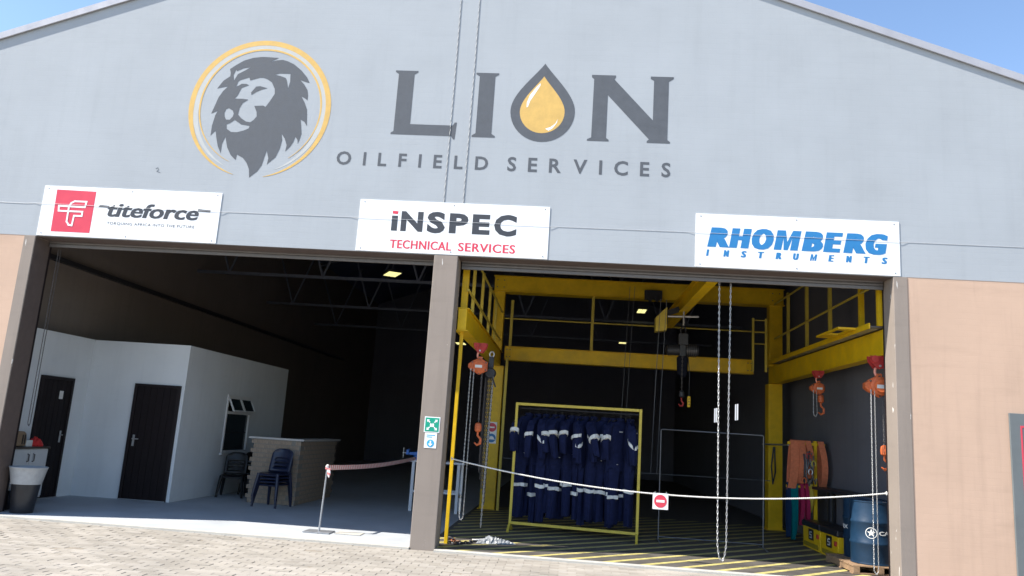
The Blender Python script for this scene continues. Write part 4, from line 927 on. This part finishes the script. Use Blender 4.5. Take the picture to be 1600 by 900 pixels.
def loft(sections, n=18, folds=5, amp=.1, ph=0, tilt=0):
    q = MB(); vs_ = []
    for i, (cx, cy, z_, a_, b_) in enumerate(sections):
        for k_ in range(n):
            th = 2*math.pi*k_/n; f_ = 1+amp*math.sin(folds*th+ph+i*.3)+amp*.6*math.sin((folds+4)*th-ph+i*.12)
            vs_.append((cx+a_*f_*math.cos(th), cy+b_*f_*math.sin(th), z_+tilt*(a_*math.cos(th)+b_*math.sin(th))+amp*.06*math.sin(3*th+i)))
    N = len(sections)
    fs = [(i*n+k_, i*n+(k_+1) % n, (i+1)*n+(k_+1) % n, (i+1)*n+k_) for i in range(N-1) for k_ in range(n)]
    fs += [tuple(range(n)), tuple((N-1)*n+k_ for k_ in range(n))[::-1]]
    q.add(vs_, fs); return q
def interp(secs, per=4):
    out = []
    for a_, b_ in zip(secs, secs[1:]):
        for i in range(per): out.append(tuple(a_[k_]+(b_[k_]-a_[k_])*i/per for k_ in range(5)))
    return out+[secs[-1]]
def make_coverall(seed, mname):
    rr = random.Random(seed); root = bpy.data.objects.new('coverall', None); col.objects.link(root); WLOC[root.name] = Vector()
    ph = rr.uniform(0, 6)
    tor = [(0, 0, -.10, .05, .045), (0, 0, -.14, .15, .06), (0, 0, -.20, .215, .075), (0, 0, -.42, .225, .095), (0, 0, -.66, .19, .085), (0, 0, -.84, .205, .095), (0, 0, -.95, .20, .095)]
    loft(interp(tor), 26, 6, .07, ph).build('torso', mname, root, local=True, smooth=True)
    zl = rr.uniform(-.05, .07)
    for s_ in (-1, 1):
        lg = [(s_*.095, 0, -.90, .105, .09), (s_*.10, .0, -1.2, .098, .075), (s_*.105, .01*s_, -1.45, .09, .065), (s_*.105+rr.uniform(-.02, .02), .012*s_, -1.80+rr.uniform(-.03, .05), .088, .06)]
        loft(interp(lg), 24, 4, .11, ph+s_).build('trouser_leg', mname, root, local=True, smooth=True)
        zz = -1.30+zl+rr.uniform(-.015, .015)
        loft([(s_*.102, .003*s_, zz, .107, .085), (s_*.103, .004*s_, zz-.055, .105, .083)], 24, 4, .11, ph+s_, rr.uniform(-.12, .12)).build('reflective_band', 'reflective', root, local=True)
        j = rr.uniform(-.12, .05); zb = rr.uniform(-.06, .08); ox = s_*rr.uniform(0, .07); tl = rr.choice((-.55, -.3, .25, .5, .65))
        sl = [(s_*.19, 0, -.17, .05, .06), (s_*.245+ox*.2, -.01, -.26, .07, .07), (s_*.285+ox*.6, -.02+j*.6, -.5, .062, .062), (s_*.27+ox, -.035+j, -.82+rr.uniform(0, .1), .05, .046)]
        loft(interp(sl), 18, 4, .13, ph*2+s_).build('sleeve', mname, root, local=True, smooth=True)
        loft([(s_*.278+ox*.55, -.018+j*.5, -.43+zb, .074, .074), (s_*.283+ox*.6, -.02+j*.6, -.485+zb, .072, .072)], 18, 4, .08, ph*2+s_, tl).build('reflective_band', 'reflective', root, local=True)
        B(s_*.12-.012, s_*.12+.012, -.108, -.100, -.80+zl, -.793+zl).build('pocket_tag', 'reflective', root, local=True)
    loft([(0, .0, -.115, .07, .06), (0, .0, -.085, .075, .062), (0, .0, -.06, .07, .055)], 18, 3, .06, ph).build('collar', mname, root, local=True, smooth=True)
    B(-.10, -.04, -.108, -.098, -.30, -.285).build('chest_tag', 'reflective', root, local=True)
    MB().tube([(-.16, 0, -.125), (-.08, 0, -.095), (0, 0, -.075), (.08, 0, -.095), (.16, 0, -.125)], .008, 6).build('hanger', 'bin_black', root, local=True)
    MB().tube([(0, 0, -.075), (0, 0, -.02), (0, .022, .005), (0, .012, .033), (0, -.012, .036), (0, -.026, .02)], .0035, 6).build('hanger_hook', 'chain_dark', root, local=True)
    return root
ORD = ['leftmost', 'second', 'third', 'fourth', 'fifth', 'sixth', 'seventh', 'eighth', 'ninth', 'tenth', 'eleventh', 'twelfth', 'rightmost']
protos = [make_coverall(s_, 'navy_cloth') for s_ in (1, 2, 3, 4, 5)]; usedp = set()
dirx = (p1-p0).normalized()
for i in range(13):
    s_ = .085+.815*i/12+random.uniform(-.016, .016); p = p0.lerp(p1, s_)+BK; pr = (i*3) % 5
    o = protos[pr] if pr not in usedp else copy_tree(protos[pr]); usedp.add(pr)
    o.location = (p.x, p.y, 2.09-.02); o.rotation_euler = (0, 0, R(random.choice((48, 60, 70, 38, 80))+random.uniform(-10, 10)))
    s2 = random.uniform(1.05, 1.15); o.scale = (s2, s2, random.uniform(.95, 1.04)); o.rotation_euler.y = R(random.uniform(-4, 4))
    wh_ = f'{ORD[i]} navy coverall' + ('' if i in (0, 12) else ' from the left') + ' with pale bands on the yellow rack'
    tag(o, wh_, 'coverall', 'navy coveralls on the yellow rack')
rb_ = thing('clothes_rack', (2.5, 2.72, .016), 'thin grey tube clothes rack right of the yellow one', 'rack')
MB().tube([(1.64, 2.74, .05), (1.64, 2.74, 1.86), (1.66, 2.74, 1.875), (3.33, 2.68, 1.875), (3.35, 2.68, 1.86), (3.35, 2.68, .05)], .0095, 8).build('hoop', 'rack_grey', rb_, smooth=True)
for x_, y_ in ((1.64, 2.74), (3.35, 2.68)): MB().tube([(x_, y_-.3, .03), (x_, y_, .05), (x_, y_+.3, .03)], .010, 8).build('foot', 'rack_grey', rb_, smooth=True)
MB().tube([(1.64, 2.74, .10), (3.35, 2.68, .10)], .007, 8).build('lower_rail', 'rack_grey', rb_, smooth=True)
MB().tube([(1.1, 4.6, 1.05), (4.2, 4.5, 1.0)], .012, 8)
t = thing('far_rope', (2.2, 5.4, 1.0), 'faint grey rope strung behind the racks', 'rope')
MB().helix([(-1.3, 5.9, 1.12), (1.4, 5.9, 1.0), (4.3, 5.9, 1.02)], .005, .0055, .07, 0, 5, 6).build('strand', 'cable_dark', t)
MB().helix([(-1.3, 5.9, 1.12), (1.4, 5.9, 1.0), (4.3, 5.9, 1.02)], .005, .0055, .07, math.pi, 5, 6).build('strand', 'cable_dark', t)

# ------------------------------------------------------------------ things along the right wall
pl = thing('pallet', (4.5, 1.25, .016), 'worn wooden pallet under the blue drums', 'pallet')
for i in range(6): B(4.10, 4.88, .74+i*.2, .74+i*.2+.16, .118, .138).build('plank', 'wood', pl, bev=.003)
for x_ in (4.11, 4.44, 4.78): B(x_, x_+.09, .74, 1.9, .0365, .1175).build('bearer', 'wood', pl, bev=.003)
for y_ in (.74, 1.25, 1.76): B(4.10, 4.88, y_, y_+.13, .0165, .036).build('plank', 'wood', pl, bev=.003)
tb = thing('side_table', (4.72, 2.95, .016), 'dark narrow table against the right wall behind the yellow boxes', 'table')
B(4.50, 4.88, 2.02, 3.86, 1.0, 1.05).build('top', 'bin_black', tb, bev=.004)
for x_ in (4.745, 4.83):
    for y_ in (2.1, 3.74): B(x_, x_+.04, y_, y_+.04, .0165, .999).build('leg', 'bin_black', tb)
def wrap_text(name, body, cx, cy, r_, ang, width, z0, z1, parent, mname='white_paint', bold=.02):
    me = text_mesh(body, bold); xs = [v.co.x for v in me.vertices]; ys = [v.co.y for v in me.vertices]; a_, b_, c_, d_ = min(xs), max(xs), min(ys), max(ys)
    pw = WLOC[parent.name]
    for v in me.vertices:
        th = ang+((v.co.x-a_)/(b_-a_)-.5)*width/r_; z_ = z0+(v.co.y-c_)/(d_-c_)*(z1-z0); rr = r_+(.004 if v.co.z > 0 else .002)
        v.co = Vector((cx+rr*math.sin(th), cy-rr*math.cos(th), z_))-pw
    me.materials.clear(); return link(name, me, mname, parent)
def drum(cx, cy, label, star_ang, words):
    t = thing('oil_drum', (cx, cy, .1385), label, 'drum', 'blue drums on the pallet')
    z0 = .1385; r_ = .286; prof = [(r_-.01, 0), (r_+.004, .004), (r_+.004, .018), (r_-.002, .024)]
    for zz in (.29, .58): prof += [(r_, zz-.03), (r_+.012, zz-.012), (r_+.012, zz+.012), (r_, zz+.03)]
    prof += [(r_-.002, .85), (r_+.004, .856), (r_+.004, .874), (r_-.012, .874), (r_-.014, .855)]
    MB().lathe(prof, (cx, cy, z0), 48).build('shell', 'drum_blue', t, smooth=True)
    MB().lathe([(.03, 0), (.03, .012), (.02, .014)], (cx+.15, cy-.1, z0+.856), 14).build('bung', 'chain_dark', t)
    for w_, ang, wid in words: wrap_text('drum_print', w_, cx, cy, r_, ang, wid, z0+.415, z0+.47, t)
    if star_ang is not None:
        q = MB(); zc = z0+.44; pw = WLOC[t.name]
        def sp(u, v, e_): th = star_ang+u/r_; return (cx+(r_+e_)*math.sin(th), cy-(r_+e_)*math.cos(th), zc+v)
        vs_ = [sp((.058 if k_ % 2 == 0 else .024)*math.sin(math.pi*k_/5), (.058 if k_ % 2 == 0 else .024)*math.cos(math.pi*k_/5), .004) for k_ in range(10)]
        q.add([sp(0, 0, .004)]+vs_, [(0, 1+k_, 1+(k_+1) % 10) for k_ in range(10)])
        q.build('star_mark', 'rope_white', t)
        q = MB(); n_ = 40
        for rr in (.068, .076): q.v += [sp(rr*math.sin(2*math.pi*k_/n_), rr*math.cos(2*math.pi*k_/n_), .004) for k_ in range(n_)]
        q.f += [(k_, (k_+1) % n_, (k_+1) % n_+n_, k_+n_) for k_ in range(n_)]; q.build('star_ring', 'white_paint', t)
    return t
drum(4.49, 1.07, 'blue steel drum with white star mark, nearest the right jamb', -.37, [('CALTEX', .72, .42)])
drum(4.60, 1.665, 'blue steel drum half hidden behind the one with the star', None, [('CALTEX', -1.95, .42)])
def kit_box(y0, y1, label):
    x0 = 4.32; t = thing('storage_box', (4.5, (y0+y1)/2, .016), label, 'box', 'yellow boxes with black lids')
    B(x0, 4.72, y0, y1, .0165, .37).build('body', 'yellow_steel', t, bev=.01)
    B(x0-.02, 4.74, y0-.02, y1+.02, .3705, .47).build('lid', 'bin_black', t, bev=.02)
    yc = (y0+y1)/2
    B(x0-.006, x0-.001, yc-.13, yc+.13, .17, .35).build('logo_plate', 'bin_black', t)
    q = MB(); w_ = .02
    for a_, b_ in (((yc+.06, .30), (yc-.05, .30)), ((yc+.05, .31), (yc+.05, .25)), ((yc+.06, .255), (yc-.06, .255)), ((yc-.05, .26), (yc-.05, .205)), ((yc-.06, .21), (yc+.06, .21))):
        q.bar((x0-.0085, a_[0], a_[1]), (x0-.0085, b_[0], b_[1]), w_, .004, (1, 0, 0))
    q.build('logo_mark', 'reflective', t)
    B(x0-.006, x0-.001, y0+.08, y1-.08, .05, .12).build('hazard_strip', 'hazard', t)
    B(x0-.03, x0-.001, y0+.04, y0+.10, .23, .30).build('latch', 'red_steel', t, bev=.004)
kit_box(1.98, 2.80, 'yellow storage box with black lid, nearer one beside the drums')
kit_box(2.86, 3.78, 'yellow storage box with black lid, farther one below the slings')
sr = thing('sling_rack', (4.62, 4.05, .016), 'yellow sling rack post with arms against the right wall', 'rack')
B(4.59, 4.65, 4.02, 4.08, .0165, 1.86).build('post', 'yellow_steel', sr, bev=.004)
B(4.45, 4.8, 3.9, 4.2, .0165, .03).build('base', 'yellow_steel', sr) if False else B(4.5, 4.76, 3.95, 4.2, .0165, .03).build('base_plate', 'yellow_steel', sr)
MB().bar((4.12, 4.05, 1.80), (4.589, 4.05, 1.80), .05, .05).build('arm', 'yellow_steel', sr)
MB().tube([(4.651, 4.05, 1.80), (4.80, 4.05, 1.80)], .02, 8).build('arm', 'yellow_steel', sr)
MB().tube([(4.15, 4.08, 1.76), (4.15, 6.0, 1.76), (4.32, 6.15, 1.76)], .016, 8).build('stay', 'grey_steel', sr)
MB().bar((4.10, 4.06, 1.02), (4.589, 4.06, 1.02), .04, .04).build('arm', 'yellow_steel', sr)
def sling(x_, yc, zt, zb, w_, mname, label, lean=0., depth=.06, grp='lifting slings on the rack', bar=.03):
    pts = []; n_ = 14
    for i in range(n_+1):
        a_ = math.pi*i/n_; pts.append((x_, yc-(bar)*math.cos(a_), zt+bar*math.sin(a_)))
    for i in range(1, 9):
        s_ = i/9; pts.append((x_+lean*s_, yc+bar+depth*math.sin(s_*3)*.4, zt+(zb-zt)*s_))
    for i in range(n_+1):
        a_ = math.pi*i/n_; pts.append((x_+lean, yc+.035*math.cos(a_), zb-.035*math.sin(a_)))
    for i in range(1, 9):
        s_ = 1-i/9; pts.append((x_+lean*s_, yc-bar-depth*math.sin(s_*3), zt+(zb-zt)*s_))
    t = MB().ribbon(pts, (w_, .0, 0), .012).build('lifting_sling', mname, smooth=True); return tag(t, label, 'sling', grp)
nm = ['leftmost', 'second from left', 'third from left', 'rightmost']
for i, (x_, zb, ln, w_) in enumerate(((4.24, 1.0, -.05, .15), (4.37, 1.12, -.03, .12), (4.49, 1.22, .03, .10), (4.72, 1.05, .03, .11))):
    sling(x_, 4.05, 1.815, zb, w_, 'sling_orange', f'broad orange lifting sling on the rack, {nm[i]} of four', ln, .10+.02*i, 'orange lifting slings', .035)
for i, (x_, zb, mm, lb) in enumerate(((4.14, .16, 'sling_blue', 'dark blue lifting sling hanging left of the teal ones'), (4.20, .12, 'sling_teal', 'teal lifting sling next to the dark blue one'), (4.27, .2, 'sling_teal', 'shorter teal lifting sling next to the pink slings'),
                                (4.38, .38, 'sling_pink', 'pink lifting sling next to the teal ones'), (4.46, .45, 'sling_pink', 'shortest pink lifting sling next to the yellow one'), (4.54, .62, 'yellow_dull', 'short yellow lifting sling beside the rack post'))):
    sling(x_, 4.06, 1.045, zb, .065, mm, lb, .03*math.sin(i*2), .06, 'coloured slings on the lower arm', .03)
st = thing('hardware_bunch', (4.4, 3.84, 1.1), 'bunch of dark straps, shackles and hooks hanging before the orange slings', 'straps')
rr = random.Random(21)
for i in range(6):
    x_ = 4.36+.035*i; zb = 1.05+rr.uniform(0, .35); zt = 1.70-rr.uniform(0, .12)
    MB().tube([(x_, 3.86, zt), (x_+rr.uniform(-.04, .04), 3.82, (zt+zb)/2+.1), (x_+rr.uniform(-.05, .05), 3.81, (zt+zb)/2-.1), (x_+rr.uniform(-.03, .03), 3.82, zb), (x_+.04, 3.83, zb+.1)], .014, 7).build('strap', ('black_steel', 'rope_dark', 'chain_dark')[i % 3], st, smooth=True)
for x_, z_, mm in ((4.35, 1.14, 'orange_steel'), (4.46, 1.30, 'chain_steel'), (4.43, 1.58, 'red_steel'), (4.52, 1.45, 'yellow_dull')):
    MB().tube([(x_+.035*math.cos(a_), 3.79, z_+.05*math.sin(a_)) for a_ in [R(-60)+R(300)*k_/12 for k_ in range(13)]], .012, 7).build('hook', mm, st, smooth=True)
t = MB().tube([(4.41, 6.13, 1.72), (4.36, 6.11, 1.3), (4.39, 6.11, .95), (4.44, 6.11, 1.2), (4.43, 6.13, 1.72)], .016, 8).build('black_strap', 'black_steel', smooth=True)
tag(t, 'dark strap looped on the right yellow column', 'strap')

# ------------------------------------------------------------------ clutter by the pillar
t = thing('shackle_pile', (-1.5, .75, .016), 'small heap of rusty shackles and dark chain at the foot of the pillar', 'shackles')
rr = random.Random(11)
for i in range(7):
    cx, cy, cz = -1.55+rr.uniform(-.06, .12), .72+rr.uniform(-.08, .12), .03+.014*(i % 3); an = rr.uniform(0, 3)
    MB().tube([(cx+.055*math.cos(a_)*math.cos(an), cy+.055*math.cos(a_)*math.sin(an), cz+.012+.012*math.sin(a_*2+i)) if i % 2 else (cx+.05*math.cos(a_), cy+.05*math.sin(a_), cz+.01) for a_ in [R(-60)+R(300)*k_/12 for k_ in range(13)]], .013, 7).build('shackle', ('rust', 'orange_steel', 'black_steel')[i % 3], t, smooth=True)
MB().chain([(-1.6, .66, .03), (-1.45, .62, .03), (-1.38, .75, .032), (-1.28, .86, .03), (-1.33, .99, .03), (-1.12, 1.05, .03)], .05, .034, .009).build('chain', 'black_steel', t)
t = thing('sheet_bundle', (-.9, 1.1, .016), 'crumpled bundle of grey plastic sheet and rope on the hatched floor', 'bundle')
q = MB(); nx, ny = 26, 12; rr = random.Random(5); vs_ = []
for j in range(ny):
    for i in range(nx):
        u, v = i/(nx-1), j/(ny-1); hgt = .085*math.sin(math.pi*u)**.6*math.sin(math.pi*v)**.7*(1.15-.7*u)
        vs_.append((-1.22+.56*u+rr.uniform(-.012, .012), 1.0+.22*u*.4+.24*(v-.5)*(1.1-.5*u)+rr.uniform(-.01, .01), .019+max(0, hgt*(1+rr.uniform(-.5, .5)))))
q.add(vs_, [(j*nx+i, j*nx+i+1, (j+1)*nx+i+1, (j+1)*nx+i) for j in range(ny-1) for i in range(nx-1)])
q.build('sheet', 'plastic_sheet', t)
MB().tube([(-1.2+.11*math.cos(a_*.9)+.02*a_*.3, 1.0+.07*math.sin(a_*1.05), .03+.012*a_*.6) for a_ in [k_*.4 for k_ in range(40)] if a_ < 8], .009, 6).build('rope_coil', 'rope_white', t, smooth=True)

# ------------------------------------------------------------------ lamps under the roof
def lamp(x_, y_, z_, sx, sy, label):
    t = thing('ceiling_lamp', (x_, y_, z_), label, 'lamp', 'lit lamps under the roof')
    h = B(x_-sx/2-.02, x_+sx/2+.02, y_-sy/2-.02, y_+sy/2+.02, z_+.002, z_+.06).build('housing', 'black_steel', t)
    for i in (0, 1):
        for j in (0, 1):
            B(x_-sx/2+i*sx/2+.008, x_-sx/2+(i+1)*sx/2-.008, y_-sy/2+j*sy/2+.008, y_-sy/2+(j+1)*sy/2-.008, z_-.012, z_+.0015).build('lit_panel', 'lamp_lit', t)
    B(x_-.012, x_+.012, y_-.012, y_+.012, z_+.0605, roofz(x_)-.12).build('hanger_rod', 'truss_steel', t)
    return t
lamp(-4.81, 9.0, 5.61, .34, .62, 'lit square lamp under the roof of the left bay').rotation_euler.z = R(28)
lamp(1.99, 11, 5.30, .24, .6, 'lit lamp behind the gantry, nearer of the right pair')
lamp(1.97, 18, 5.25, .28, .6, 'lit lamp behind the gantry, farther of the right pair')

lamp(-3.54, 14.0, 4.42, .3, .5, 'lit lamp seen low beside the yellow front post')
q = MB().tube([(-6.47, -.0015, 5.27), (-6.44, -.0015, 5.29), (-6.42, -.0015, 5.26), (-6.45, -.0015, 5.23), (-6.39, -.0015, 5.21)], .003, 5).build('scuff_mark', 'letter_grey', wh)
bpy.context.view_layer.update()
